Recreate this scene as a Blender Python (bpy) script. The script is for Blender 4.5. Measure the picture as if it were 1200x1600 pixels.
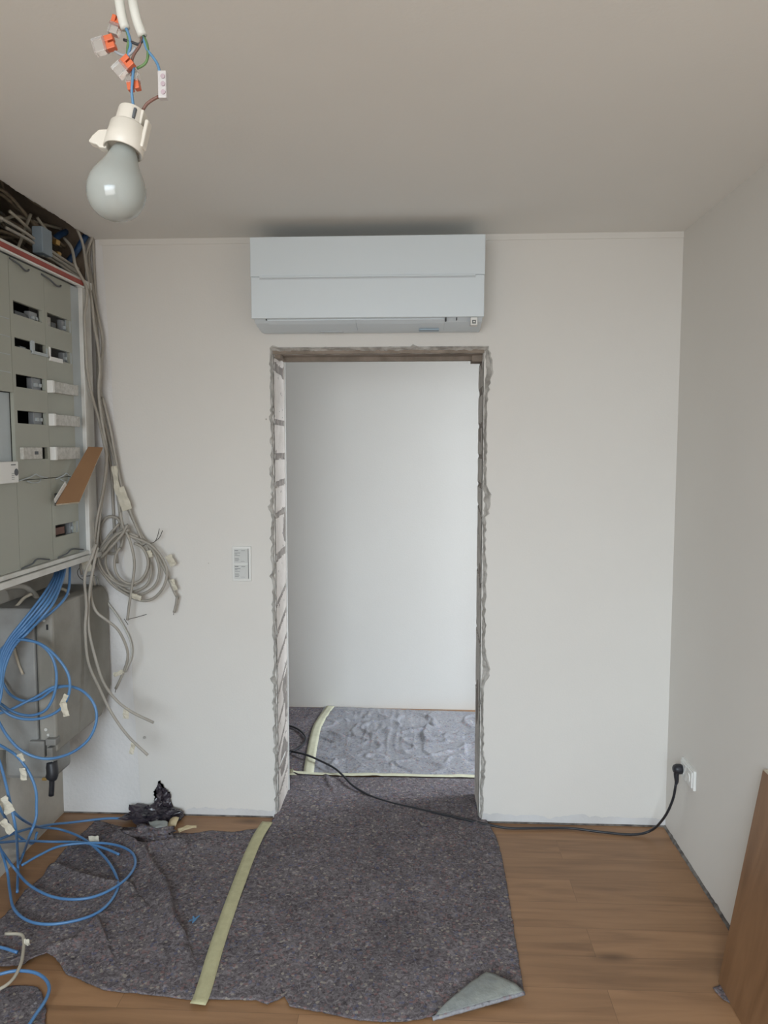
import bpy, bmesh, math, random
from mathutils import Vector, Matrix, noise
random.seed(7)
S = bpy.context.scene
COL = S.collection
for o in list(bpy.data.objects): bpy.data.objects.remove(o)

# ---------------------------------------------------------------- camera, light, exposure
FPX = 1202.0; H = 1.63; D = 3.255          # focal length in pixels, eye height, distance of the back wall
TH = math.atan(60/FPX); PH = math.atan(100/FPX)
cd = bpy.data.cameras.new('camera'); cam = bpy.data.objects.new('camera', cd); COL.objects.link(cam)
cam.location = (0, 0, H); cam.rotation_euler = (math.pi/2-PH, 0, TH)
cd.sensor_fit = 'VERTICAL'; cd.sensor_height = 36; cd.lens = 36*FPX/1600
cd.clip_start = .02
S.camera = cam
S.view_settings.view_transform = 'Standard'; S.view_settings.look = 'None'
S.view_settings.gamma = 1; S.view_settings.use_curve_mapping = False
S.view_settings.exposure = 0.0
W = bpy.data.worlds.new('world'); S.world = W; W.use_nodes = True
W.node_tree.nodes['Background'].inputs[0].default_value = (.75, .87, 1, 1)
W.node_tree.nodes['Background'].inputs[1].default_value = 1.0
def area(name, loc, rot, sx, sy, power, color, spread=180):
    l = bpy.data.lights.new(name, 'AREA'); l.shape = 'RECTANGLE'; l.size = sx; l.size_y = sy
    l.energy = power; l.color = color; l.spread = math.radians(spread)
    o = bpy.data.objects.new(name, l); COL.objects.link(o); o.location = loc; o.rotation_euler = rot
    return o
# daylight through the window behind the camera, and through the hall's own window on the right
area('window_sky_daylight', (-.45, -1.68, 1.62), (math.radians(51), 0, math.radians(-14)), 1.7, 1.5, 58, (.70, .86, 1.0), 104)
area('window_ground_bounce', (-.45, -1.60, 1.50), (math.radians(118), 0, math.radians(-14)), 1.7, 1.3, 39, (1.0, .96, .92))
area('hall_daylight', (2.75, 4.1, 1.6), (math.radians(52), 0, math.radians(90)), 1.0, 1.5, 80, (.78, .88, 1.0), 130)

# ---------------------------------------------------------------- pixel rays on real planes
ct, st, cp, sp = math.cos(TH), math.sin(TH), math.cos(PH), math.sin(PH)
RR = Vector((ct, st, 0)); UU = Vector((-st*sp, ct*sp, cp)); FF = Vector((-st*cp, ct*cp, -sp))
def ray(u, v): return RR*((u-600)/FPX) + UU*((800-v)/FPX) + FF
def A(u, v, y): d = ray(u, v); return Vector((0, 0, H)) + d*(y/d.y)
def B(u, v, x): d = ray(u, v); return Vector((0, 0, H)) + d*(x/d.x)
def Z(u, v, z=0.0): d = ray(u, v); return Vector((0, 0, H)) + d*((z-H)/d.z)
XL, XR, ZC, HALL = -1.60, 1.053, 2.503, 4.706

# ---------------------------------------------------------------- materials
def mat(name, col, rough=.7, col2=None, scale=8, bump=0, bscale=60, metal=0, detail=4, trans=0, alpha=1, spec=.5, lo=.35, hi=.65):
    m = bpy.data.materials.new(name); m.use_nodes = True; nt = m.node_tree; b = nt.nodes['Principled BSDF']
    b.inputs['Roughness'].default_value = rough; b.inputs['Metallic'].default_value = metal
    b.inputs['Specular IOR Level'].default_value = spec
    b.inputs['Transmission Weight'].default_value = trans
    if alpha < 1: b.inputs['Alpha'].default_value = alpha
    tc = nt.nodes.new('ShaderNodeTexCoord')
    c2 = col2 or tuple(c*.93 for c in col)
    n = nt.nodes.new('ShaderNodeTexNoise'); n.inputs['Scale'].default_value = scale; n.inputs['Detail'].default_value = detail
    r = nt.nodes.new('ShaderNodeValToRGB'); r.color_ramp.elements[0].position = lo; r.color_ramp.elements[1].position = hi
    r.color_ramp.elements[0].color = (*c2, 1); r.color_ramp.elements[1].color = (*col, 1)
    nt.links.new(tc.outputs['Object'], n.inputs['Vector']); nt.links.new(n.outputs['Fac'], r.inputs[0])
    nt.links.new(r.outputs[0], b.inputs['Base Color'])
    if bump:
        n2 = nt.nodes.new('ShaderNodeTexNoise'); n2.inputs['Scale'].default_value = bscale; n2.inputs['Detail'].default_value = 6
        bp = nt.nodes.new('ShaderNodeBump'); bp.inputs['Strength'].default_value = bump; bp.inputs['Distance'].default_value = .01
        nt.links.new(tc.outputs['Object'], n2.inputs['Vector']); nt.links.new(n2.outputs['Fac'], bp.inputs['Height'])
        nt.links.new(bp.outputs[0], b.inputs['Normal'])
    return m
M = {}
WALLC = (.77, .75, .708)
M['wall'] = mat('painted_plaster', WALLC, .85, (.758, .736, .694), 2.5, .05, 130)
M['ceil'] = mat('ceiling_paint', (.84, .83, .795), .9, (.825, .815, .78), 2, .05, 100)
M['rawwall'] = mat('bare_filler', (.72, .72, .72), .9, (.64, .63, .62), 5, .25, 40)
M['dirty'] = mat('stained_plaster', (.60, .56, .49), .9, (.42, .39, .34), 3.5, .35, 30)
M['mortar'] = mat('crumbling_plaster', (.60, .58, .54), .95, (.36, .34, .31), 22, .7, 90)
M['brick'] = mat('chalky_brick', (.74, .68, .62), .9, (.62, .56, .50), 9, .3, 60)
M['dkmortar'] = mat('grey_mortar', (.36, .32, .28), .95, (.24, .21, .19), 25, .6, 80)
M['lintel'] = mat('raw_lintel', (.34, .28, .23), .95, (.24, .20, .16), 14, .6, 60)
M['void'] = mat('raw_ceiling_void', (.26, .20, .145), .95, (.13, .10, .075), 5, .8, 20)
M['gap'] = mat('dark_joint', (.08, .07, .065), .95, (.22, .20, .18), 30, .5, 80)
M['acwhite'] = mat('cool_white_plastic', (.72, .79, .83), .38, (.715, .785, .825), 2)
M['acgrey'] = mat('pale_grey_plastic', (.58, .62, .65), .45)
M['white'] = mat('white_plastic', (.80, .80, .77), .4, (.78, .78, .75), 3)
M['cream'] = mat('cream_ceramic_plastic', (.62, .58, .51), .4, (.60, .56, .49), 3)
M['cover'] = mat('grey_green_cover_plastic', (.37, .38, .325), .35, (.35, .36, .31), 4)
M['coverblue'] = mat('pale_blue_grey_plastic', (.46, .51, .53), .35)
M['railwhite'] = mat('lacquered_metal', (.72, .72, .69), .35, (.60, .59, .55), 10)
M['red'] = mat('red_protective_film', (.38, .07, .05), .5, (.30, .055, .045), 12)
M['dark'] = mat('dark_interior', (.018, .018, .02), .7)
M['darkgrey'] = mat('dark_grey_plastic', (.09, .10, .11), .5)
M['breaker'] = mat('breaker_grey', (.32, .34, .36), .45)
M['plaster_tape'] = mat('crinkled_protective_cover', (.62, .61, .57), .6, (.48, .47, .43), 60, .6, 120)
M['clear'] = mat('clear_plastic', (.92, .90, .88), .12, trans=.85)
M['boxgrey'] = mat('dusty_grey_polyester', (.34, .325, .29), .75, (.22, .21, .18), 3.5, .25, 30)
M['boxside'] = mat('dusty_grey_polyester_side', (.33, .335, .325), .7, (.22, .215, .20), 6, .2, 30)
M['card'] = mat('brown_board_face', (.30, .165, .08), .6, (.26, .14, .07), 6)
M['cardedge'] = mat('pale_fibre_edge', (.62, .55, .44), .9, (.45, .38, .28), 60)
M['grey_cable'] = mat('grey_cable_sheath', (.42, .39, .34), .5, (.36, .335, .29), 8)
M['white_cable'] = mat('white_cable_sheath', (.62, .62, .57), .5)
M['beige_cable'] = mat('beige_cable_sheath', (.50, .45, .36), .55)
M['void_cable'] = mat('dusty_brown_cable', (.30, .235, .16), .7, (.17, .135, .095), 20)
M['blue_cable'] = mat('blue_cable_sheath', (.10, .245, .47), .34, (.08, .20, .41), 10)
M['blue'] = mat('blue_insulation', (.09, .22, .38), .45)
M['bluetube'] = mat('dark_blue_tube', (.04, .12, .28), .5, (.02, .05, .12), 12)
M['brown'] = mat('brown_insulation', (.16, .075, .055), .5)
M['green'] = mat('green_yellow_insulation', (.11, .20, .07), .5, (.06, .13, .05), 60)
M['black'] = mat('black_rubber', (.022, .023, .028), .45)
M['darkwire'] = mat('dark_wire_core', (.05, .045, .04), .5)
M['orange'] = mat('orange_lever_plastic', (.62, .13, .045), .4)
M['brass'] = mat('brass', (.62, .40, .14), .35, metal=.7)
M['paper'] = mat('masking_tape_tag', (.70, .66, .55), .85, (.60, .56, .45), 30)
M['scrap'] = mat('yellowed_paper', (.60, .50, .32), .85, (.48, .38, .22), 30)
M['tape'] = mat('masking_tape', (.53, .50, .30), .7, (.47, .44, .26), 40, .2, 150)
M['halltape'] = mat('pale_masking_tape', (.66, .64, .47), .7, (.60, .58, .42), 40, .2, 150)
M['bag'] = mat('black_plastic_film', (.028, .025, .033), .22, (.060, .048, .060), 18, .35, 25)
M['under'] = mat('grey_film_backing', (.29, .30, .27), .45, (.20, .215, .21), 14, .4, 60)
M['sticker'] = mat('printed_label', (.66, .67, .65), .6)
M['ink'] = mat('grey_print', (.16, .17, .17), .7)
M['bulb'] = mat('frosted_glass', (.31, .325, .305), .10, (.31, .325, .305), 2)
M['bulb'].node_tree.nodes['Principled BSDF'].inputs['Subsurface Weight'].default_value = .25
M['bulb'].node_tree.nodes['Principled BSDF'].inputs['Subsurface Radius'].default_value = (.02, .02, .02)

def nodes(m):
    nt = m.node_tree; return nt, nt.nodes['Principled BSDF'], nt.nodes, nt.links
def felt_mat(name, stops, sheen=0, wrinkle=0, speck=.74):
    m = bpy.data.materials.new(name); m.use_nodes = True; nt, b, N, L = nodes(m)
    b.inputs['Roughness'].default_value = .95 if not sheen else .42
    b.inputs['Specular IOR Level'].default_value = .1 if not sheen else .5
    tc = N.new('ShaderNodeTexCoord')
    n1 = N.new('ShaderNodeTexNoise'); n1.inputs['Scale'].default_value = 55; n1.inputs['Detail'].default_value = 8; n1.inputs['Roughness'].default_value = .82
    n1.inputs['Distortion'].default_value = 1.2
    r1 = N.new('ShaderNodeValToRGB'); e = r1.color_ramp.elements
    e[0].position = stops[0][0]; e[0].color = (*stops[0][1], 1); e[1].position = stops[-1][0]; e[1].color = (*stops[-1][1], 1)
    for p, c in stops[1:-1]:
        k = e.new(p); k.color = (*c, 1)
    L.new(tc.outputs['Object'], n1.inputs['Vector']); L.new(n1.outputs['Fac'], r1.inputs[0])
    # coloured tufts
    v = N.new('ShaderNodeTexVoronoi'); v.inputs['Scale'].default_value = 120; L.new(tc.outputs['Object'], v.inputs['Vector'])
    r2 = N.new('ShaderNodeValToRGB'); r2.color_ramp.interpolation = 'CONSTANT'
    e = r2.color_ramp.elements; e[0].color = (.5, .5, .5, 1); e[1].position = .80; e[1].color = (.30, .16, .15, 1)
    for p, c in ((.87, (.10, .12, .22)), (.92, (.5, .45, .36)), (.96, (.06, .05, .05))): k = e.new(p); k.color = (*c, 1)
    sx = N.new('ShaderNodeSeparateColor'); L.new(v.outputs['Color'], sx.inputs[0]); L.new(sx.outputs[0], r2.inputs[0])
    gt = N.new('ShaderNodeMath'); gt.operation = 'GREATER_THAN'; gt.inputs[1].default_value = .80; L.new(sx.outputs[0], gt.inputs[0])
    ml = N.new('ShaderNodeMath'); ml.operation = 'MULTIPLY'; ml.inputs[1].default_value = .45; L.new(gt.outputs[0], ml.inputs[0])
    mx = N.new('ShaderNodeMix'); mx.data_type = 'RGBA'; L.new(ml.outputs[0], mx.inputs['Factor']); L.new(r1.outputs[0], mx.inputs['A']); L.new(r2.outputs[0], mx.inputs['B'])
    # pale fibres: stretched noise, thresholded
    mp = N.new('ShaderNodeMapping'); mp.inputs['Scale'].default_value = (1, 2.2, 1); mp.inputs['Rotation'].default_value = (0, 0, .6)
    n3 = N.new('ShaderNodeTexNoise'); n3.inputs['Scale'].default_value = 95; n3.inputs['Detail'].default_value = 3; n3.inputs['Distortion'].default_value = 2.5
    L.new(tc.outputs['Object'], mp.inputs[0]); L.new(mp.outputs[0], n3.inputs['Vector'])
    r3 = N.new('ShaderNodeValToRGB'); r3.color_ramp.elements[0].position = speck-.035; r3.color_ramp.elements[1].position = speck
    L.new(n3.outputs['Fac'], r3.inputs[0])
    mx2 = N.new('ShaderNodeMix'); mx2.data_type = 'RGBA'; L.new(r3.outputs[0], mx2.inputs['Factor']); L.new(mx.outputs['Result'], mx2.inputs['A']); mx2.inputs['B'].default_value = (.60, .56, .54, 1)
    # soft large patches
    n4 = N.new('ShaderNodeTexNoise'); n4.inputs['Scale'].default_value = 3.5; n4.inputs['Detail'].default_value = 3; L.new(tc.outputs['Object'], n4.inputs['Vector'])
    mr = N.new('ShaderNodeMapRange'); mr.inputs[1].default_value = .3; mr.inputs[2].default_value = .7; mr.inputs[3].default_value = .84; mr.inputs[4].default_value = 1.12; L.new(n4.outputs['Fac'], mr.inputs[0])
    vm = N.new('ShaderNodeVectorMath'); vm.operation = 'SCALE'; L.new(mx2.outputs['Result'], vm.inputs[0]); L.new(mr.outputs[0], vm.inputs['Scale'])
    L.new(vm.outputs[0], b.inputs['Base Color'])
    bp = N.new('ShaderNodeBump'); bp.inputs['Strength'].default_value = .7; bp.inputs['Distance'].default_value = .005
    L.new(n1.outputs['Fac'], bp.inputs['Height']); L.new(bp.outputs[0], b.inputs['Normal'])
    return m
M['felt'] = felt_mat('mottled_recycled_felt', [(.34, (.040, .034, .038)), (.45, (.125, .108, .114)), (.54, (.20, .178, .186)), (.68, (.38, .35, .36))])
M['feltfilm'] = felt_mat('bluish_film_backed_felt', [(.30, (.18, .18, .195)), (.45, (.28, .28, .30)), (.55, (.34, .34, .365)), (.72, (.46, .46, .485))], sheen=1, speck=.80)

def wood_mat():
    m = bpy.data.materials.new('oak_plank_floor'); m.use_nodes = True; nt, b, N, L = nodes(m)
    b.inputs['Roughness'].default_value = .42; b.inputs['Specular IOR Level'].default_value = .4
    tc = N.new('ShaderNodeTexCoord')
    mp0 = N.new('ShaderNodeMapping'); mp0.inputs['Location'].default_value = (.35, .0, 0); L.new(tc.outputs['Object'], mp0.inputs[0])
    br = N.new('ShaderNodeTexBrick'); br.inputs['Scale'].default_value = 1; br.inputs['Brick Width'].default_value = 1.45; br.inputs['Row Height'].default_value = .1485
    br.inputs['Mortar Size'].default_value = .0011; br.inputs['Mortar Smooth'].default_value = .3; br.offset = .37; br.offset_frequency = 2
    br.inputs['Color1'].default_value = (0, 0, 0, 1); br.inputs['Color2'].default_value = (1, 1, 1, 1); br.inputs['Mortar'].default_value = (.5, .5, .5, 1)
    L.new(mp0.outputs[0], br.inputs['Vector'])
    # grain coordinates shift per board
    cmb = N.new('ShaderNodeVectorMath'); cmb.operation = 'SCALE'; cmb.inputs['Scale'].default_value = 7.0; L.new(br.outputs['Color'], cmb.inputs[0])
    ad = N.new('ShaderNodeVectorMath'); ad.operation = 'ADD'; L.new(tc.outputs['Object'], ad.inputs[0]); L.new(cmb.outputs[0], ad.inputs[1])
    mp = N.new('ShaderNodeMapping'); mp.inputs['Scale'].default_value = (1.2, 11, 1); L.new(ad.outputs[0], mp.inputs[0])
    g = N.new('ShaderNodeTexNoise'); g.inputs['Scale'].default_value = 2.2; g.inputs['Detail'].default_value = 7; g.inputs['Distortion'].default_value = .6; L.new(mp.outputs[0], g.inputs['Vector'])
    rp = N.new('ShaderNodeValToRGB'); e = rp.color_ramp.elements; e[0].position = .28; e[0].color = (.23, .122, .059, 1); e[1].position = .75; e[1].color = (.375, .208, .104, 1)
    k = e.new(.5); k.color = (.312, .170, .084, 1)
    L.new(g.outputs['Fac'], rp.inputs[0])
    # per-board tint
    mr = N.new('ShaderNodeMapRange'); mr.inputs[3].default_value = .90; mr.inputs[4].default_value = 1.08
    sc = N.new('ShaderNodeSeparateColor'); L.new(br.outputs['Color'], sc.inputs[0]); L.new(sc.outputs[0], mr.inputs[0])
    vs = N.new('ShaderNodeVectorMath'); vs.operation = 'SCALE'; L.new(rp.outputs[0], vs.inputs[0]); L.new(mr.outputs[0], vs.inputs['Scale'])
    # knots
    mk = N.new('ShaderNodeMapping'); mk.inputs['Scale'].default_value = (1.25, 3.2, 1); L.new(tc.outputs['Object'], mk.inputs[0])
    vo = N.new('ShaderNodeTexVoronoi'); vo.inputs['Scale'].default_value = 1.45; L.new(mk.outputs[0], vo.inputs['Vector'])
    rk = N.new('ShaderNodeValToRGB'); rk.color_ramp.elements[0].position = .03; rk.color_ramp.elements[0].color = (1, 1, 1, 1); rk.color_ramp.elements[1].position = .16; rk.color_ramp.elements[1].color = (0, 0, 0, 1)
    L.new(vo.outputs['Distance'], rk.inputs[0])
    kf = N.new('ShaderNodeMath'); kf.operation = 'MULTIPLY'; kf.inputs[1].default_value = .8; L.new(rk.outputs[0], kf.inputs[0])
    mx = N.new('ShaderNodeMix'); mx.data_type = 'RGBA'; L.new(kf.outputs[0], mx.inputs['Factor']); L.new(vs.outputs[0], mx.inputs['A']); mx.inputs['B'].default_value = (.12, .062, .028, 1)
    mm = N.new('ShaderNodeMix'); mm.data_type = 'RGBA'; mf = N.new('ShaderNodeMath'); mf.operation = 'MULTIPLY'; mf.inputs[1].default_value = .45; L.new(br.outputs['Fac'], mf.inputs[0])
    L.new(mf.outputs[0], mm.inputs['Factor']); L.new(mx.outputs['Result'], mm.inputs['A']); mm.inputs['B'].default_value = (.10, .055, .028, 1)
    L.new(mm.outputs['Result'], b.inputs['Base Color'])
    return m
M['wood'] = wood_mat()
def board_mat():
    m = bpy.data.materials.new('warm_veneer'); m.use_nodes = True; nt, b, N, L = nodes(m)
    b.inputs['Roughness'].default_value = .45
    tc = N.new('ShaderNodeTexCoord'); mp = N.new('ShaderNodeMapping'); mp.inputs['Scale'].default_value = (6, 6, .7); L.new(tc.outputs['Object'], mp.inputs[0])
    g = N.new('ShaderNodeTexNoise'); g.inputs['Scale'].default_value = 2.5; g.inputs['Detail'].default_value = 6; g.inputs['Distortion'].default_value = .7; L.new(mp.outputs[0], g.inputs['Vector'])
    rp = N.new('ShaderNodeValToRGB'); e = rp.color_ramp.elements; e[0].position = .3; e[0].color = (.175, .088, .040, 1); e[1].position = .72; e[1].color = (.28, .15, .073, 1)
    L.new(g.outputs['Fac'], rp.inputs[0]); L.new(rp.outputs[0], b.inputs['Base Color'])
    return m
M['board'] = board_mat()

# ---------------------------------------------------------------- mesh helpers
def obj(name, verts, faces, m, parent=None, smooth=False, bevel=0, solid=0, mats=None, idx=None):
    me = bpy.data.meshes.new(name); me.from_pydata([tuple(v) for v in verts], [], faces)
    if mats:
        for x in mats: me.materials.append(M[x])
        for p, i in zip(me.polygons, idx): p.material_index = i
    else: me.materials.append(M[m] if isinstance(m, str) else m)
    bm = bmesh.new(); bm.from_mesh(me); bmesh.ops.recalc_face_normals(bm, faces=bm.faces)
    bm.to_mesh(me); bm.free()
    if smooth:
        for p in me.polygons: p.use_smooth = True
    o = bpy.data.objects.new(name, me); COL.objects.link(o)
    if parent: o.parent = parent; o.matrix_parent_inverse = Matrix.Translation(-parent_loc(parent))
    if bevel:
        b = o.modifiers.new('bevel', 'BEVEL'); b.width = bevel; b.segments = 2; b.limit_method = 'ANGLE'
    if solid:
        b = o.modifiers.new('solid', 'SOLIDIFY'); b.thickness = solid; b.offset = 0
    return o
def parent_loc(p):
    return Vector(p.location) if p.type == 'EMPTY' else Vector((0, 0, 0))   # meshes carry world coordinates
class MB:
    def __init__(s): s.v = []; s.f = []; s.m = []
    def add(s, v, f, mi=0):
        n = len(s.v); s.v += [Vector(x) for x in v]; s.f += [tuple(i+n for i in q) for q in f]; s.m += [mi]*len(f); return s
    def box(s, a, b, mi=0):
        x0, y0, z0 = [min(p, q) for p, q in zip(a, b)]; x1, y1, z1 = [max(p, q) for p, q in zip(a, b)]
        return s.add([(x0,y0,z0),(x1,y0,z0),(x1,y1,z0),(x0,y1,z0),(x0,y0,z1),(x1,y0,z1),(x1,y1,z1),(x0,y1,z1)],
                     [(0,3,2,1),(4,5,6,7),(0,1,5,4),(1,2,6,5),(2,3,7,6),(3,0,4,7)], mi)
    def prism(s, poly, ax, a, b, mi=0):      # poly in the two other axes
        n = len(poly)
        def P(p, t): return {'x': (t, p[0], p[1]), 'y': (p[0], t, p[1]), 'z': (p[0], p[1], t)}[ax]
        return s.add([P(p, a) for p in poly]+[P(p, b) for p in poly],
                     [tuple(range(n))[::-1], tuple(range(n, 2*n))]+[(i, (i+1) % n, n+(i+1) % n, n+i) for i in range(n)], mi)
    def tube(s, pts, r, n=10, mi=0, cap=True):
        pts = [Vector(p) for p in pts]; k = len(pts); t0 = (pts[1]-pts[0]).normalized()
        nn = t0.orthogonal().normalized(); V = []
        for i, p in enumerate(pts):
            t = (pts[min(i+1, k-1)]-pts[max(i-1, 0)])
            t = t.normalized() if t.length > 1e-9 else t0
            nn = (nn - t*nn.dot(t)); nn = nn.normalized() if nn.length > 1e-6 else t.orthogonal().normalized()
            bb = t.cross(nn); rr = r(i/(k-1)) if callable(r) else r
            V += [p+(nn*math.cos(a)+bb*math.sin(a))*rr for a in [2*math.pi*j/n for j in range(n)]]
        Fc = [(i*n+j, i*n+(j+1) % n, (i+1)*n+(j+1) % n, (i+1)*n+j) for i in range(k-1) for j in range(n)]
        if cap: Fc += [tuple(range(n))[::-1], tuple((k-1)*n+j for j in range(n))]
        return s.add(V, Fc, mi)
    def lathe(s, prof, org, axis, n=40, mi=0):   # prof: (radius, distance along axis)
        axis = Vector(axis).normalized(); u = axis.orthogonal().normalized(); w = axis.cross(u); org = Vector(org)
        V = [org+axis*h+(u*math.cos(2*math.pi*j/n)+w*math.sin(2*math.pi*j/n))*r for r, h in prof for j in range(n)]
        k = len(prof)
        return s.add(V, [(i*n+j, i*n+(j+1) % n, (i+1)*n+(j+1) % n, (i+1)*n+j) for i in range(k-1) for j in range(n)]
                     + [tuple(range(n)), tuple((k-1)*n+j for j in range(n))], mi)
    def obox(s, c, ex, ey, ez, mi=0):            # oriented box: centre and three half-extent vectors
        c, ex, ey, ez = map(Vector, (c, ex, ey, ez))
        V = [c+ex*a+ey*b+ez*d for d in (-1, 1) for a, b in ((-1,-1),(1,-1),(1,1),(-1,1))]
        return s.add(V, [(0,3,2,1),(4,5,6,7),(0,1,5,4),(1,2,6,5),(2,3,7,6),(3,0,4,7)], mi)
    def build(s, name, m, parent=None, **k):
        if isinstance(m, (list, tuple)): return obj(name, s.v, s.f, None, parent, mats=m, idx=s.m, **k)
        return obj(name, s.v, s.f, m, parent, **k)
def spline(pts, step=.012):
    pts = [Vector(p) for p in pts]
    if len(pts) == 2: return [pts[0].lerp(pts[1], i/6) for i in range(7)]
    P = [pts[0]*2-pts[1]]+pts+[pts[-1]*2-pts[-2]]; out = []
    for i in range(1, len(P)-2):
        a, b, c, d = P[i-1:i+3]; n = max(3, int((c-b).length/step))
        for j in range(n):
            t = j/n
            out.append(.5*((2*b)+(c-a)*t+(2*a-5*b+4*c-d)*t*t+(3*b-a-3*c+d)*t**3))
    out.append(pts[-1]); return out
def tag(o, label, cat, group=None, kind=None):
    o['label'] = label; o['category'] = cat
    if group: o['group'] = group
    if kind: o['kind'] = kind
    return o
def struct(o): o['kind'] = 'structure'; return o
def empty(name, loc, label, cat, group=None):
    o = bpy.data.objects.new(name, None); COL.objects.link(o); o.location = loc; o.empty_display_size = .05
    return tag(o, label, cat, group)
def nz(x, y=0, z=0): return noise.noise(Vector((x, y, z)))

# ================================================================ THE SETTING
T = .25; YB = D+T                                           # wall thickness
OX0, OX1, OZ = -.634, .255, 2.03                            # rough opening
FRONT = -1.7
b = MB(); b.add([(XL-.3, FRONT, 0), (XR+.15, FRONT, 0), (XR+.15, D+T/2, 0), (XL-.3, D+T/2, 0), (XL-.3, FRONT, -.1), (XR+.15, FRONT, -.1), (XR+.15, D+T/2, -.1), (XL-.3, D+T/2, -.1)],
     [(0,1,2,3),(4,7,6,5),(0,4,5,1),(1,5,6,2),(2,6,7,3),(3,7,4,0)])
struct(b.build('floor', 'wood'))
b = MB().box((-3, D+T/2, -.1), (2.9, HALL+.1, -.001)); struct(b.build('floor_hall', 'wood'))
# back wall: brick body behind a plaster coat with a torn opening
PL = .016
b = MB()
b.box((XL-.5, D+PL, 0), (OX0, YB, ZC+.35)); b.box((OX1, D+PL, 0), (XR+.15, YB, ZC+.35)); b.box((OX0, D+PL, OZ), (OX1, YB, ZC+.35))
wall_back = struct(b.build('wall_back', 'wall'))
NZ = 150
def ragL(z): return OX0-.006-abs(.026*nz(z*9, 3.1)+.016*nz(z*31, 1)+.009*nz(z*80, 5))
def ragR(z):
    k = .010+.55*max(0, nz(z*7+.7, 9.2))*.055+abs(.015*nz(z*27, 4)+.009*nz(z*75, 8))
    return OX1+k
def ragT(x): return OZ+.006+abs(.030*nz(x*12, 7.7)+.018*nz(x*41, 2)+.009*nz(x*90, 6))
zt = OZ+.02
ZS = [zt*i/NZ for i in range(NZ+1)]
b = MB()
def strip(pa, pb, mi=0):
    n = len(pa); b.add(pa+pb, [(i, i+1, n+i+1, n+i) for i in range(n-1)], mi)
L_ = [(ragL(z), D, z) for z in ZS]; R_ = [(ragR(z), D, z) for z in ZS]
XS = [L_[-1][0]+(R_[-1][0]-L_[-1][0])*i/90 for i in range(91)]
T_ = [(x, D, max(ragT(x), zt) if 0 < i < 90 else zt) for i, x in enumerate(XS)]
strip([(XL-.4, D, z) for z in ZS], L_); strip(R_, [(XR+.15, D, z) for z in ZS])
strip(T_, [(x, D, ZC+.3) for x in XS]); b.add([(XL-.4, D, zt), L_[-1], (XS[0], D, ZC+.3), (XL-.4, D, ZC+.3)], [(0,1,2,3)])
b.add([R_[-1], (XR+.15, D, zt), (XR+.15, D, ZC+.3), (XS[-1], D, ZC+.3)], [(0,1,2,3)])
b.build('plaster_coat', 'wall', wall_back)
# crumbled edge running round the opening, from the torn plaster back to the brick
def crumble(edge, target, seed):
    rows = []
    for k, (dy, f, am) in enumerate([(-.0012, -.08, .0), (-.003, .10, .5), (.004, .30, 1), (.012, .55, 1), (.018, .80, 1), (.030, 1.12, .3)]):
        r = []
        for i, p in enumerate(edge):
            q = target(p); j = nz(i*.37, k*3.3, seed)*.006*am; j2 = nz(i*.8, k*5.3, seed+3)*.005*am
            r.append((p[0]+(q[0]-p[0])*f+j*(abs(q[0]-p[0]) > 1e-6), p[1]+dy+j2, p[2]+(q[2]-p[2])*f+j*(abs(q[2]-p[2]) > 1e-6)))
        rows.append(r)
    for a, c in zip(rows, rows[1:]): strip(a, c)
b = MB(); crumble(L_, lambda p: (OX0+.002, 0, p[2]), 1); b.build('broken_plaster_edge', 'mortar', wall_back, smooth=True)
b = MB(); crumble(R_, lambda p: (OX1-.002, 0, p[2]), 2); b.build('broken_plaster_edge', 'mortar', wall_back, smooth=True)
b = MB(); crumble([t for t in T_], lambda p: (p[0], 0, OZ-.002), 3)
b.build('broken_plaster_edge', 'mortar', wall_back, smooth=True)
# brick reveals: relief with slanting mortar joints
def reveal(x0, sign, bands, seed, name):
    b = MB(); nz_, ny = 420, 24
    V = []; idx = []
    def groove(y, z):
        t = (y-D)/T; g = 0
        for (zc, slope, w) in bands:
            d = abs(z-(zc+slope*t))
            g = max(g, max(0, 1-d/w))
        blot = max(0, nz(z*4.2, seed, t*.8)-.30)*2.4
        return g, blot
    for i in range(nz_+1):
        z = (OZ+.01)*i/nz_
        for j in range(ny+1):
            y = D+.012+(T-.012)*j/ny; g, bl = groove(y, z)
            edge = .006*abs(nz(z*20, seed+2)) if j == 0 else 0
            V.append((x0+sign*(.005-.004*min(1, g*1.6)-.003*min(1, bl)+.0012*nz(z*18, y*18, seed)-edge*.5), y, z))
    for i in range(nz_):
        for j in range(ny):
            a = i*(ny+1)+j; b.f.append((a, a+1, a+ny+2, a+ny+1))
            y = D+T*(j+.5)/ny; z = (OZ+.01)*(i+.5)/nz_; g, bl = groove(y, z)
            idx.append(1 if (g > .12+.2*nz(z*40, y*30) or bl > .22+.25*nz(z*14, y*14)) else 0)
    b.v = [Vector(v) for v in V]
    return obj(name, b.v, b.f, None, wall_back, smooth=True, mats=['brick', 'dkmortar'], idx=idx)
def zof(v): return A(435, v, D+.1).z
lb = [(zof(v), s, w) for v, s, w in [(575, -.01, .022), (660, .0, .014), (713, .0, .015), (757, .01, .015), (804, .01, .015), (868, .01, .02), (940, .05, .012), (985, .07, .014), (1030, .08, .013), (1080, .10, .013), (1125, .10, .012), (1165, .10, .012), (1192, .01, .012), (1230, .04, .012)]]
reveal(OX0, 1, lb, 3.3, 'brick_reveal')
rb = [(A(752, v, D+.1).z, s, w) for v, s, w in [(560, 0, .03), (612, 0, .02), (665, 0, .012), (713, 0, .012), (758, 0, .012), (805, .04, .01), (905, .03, .01), (1000, .03, .01), (1100, .05, .01)]]
r = reveal(OX1, -1, rb, 8.1, 'brick_reveal')
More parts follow.
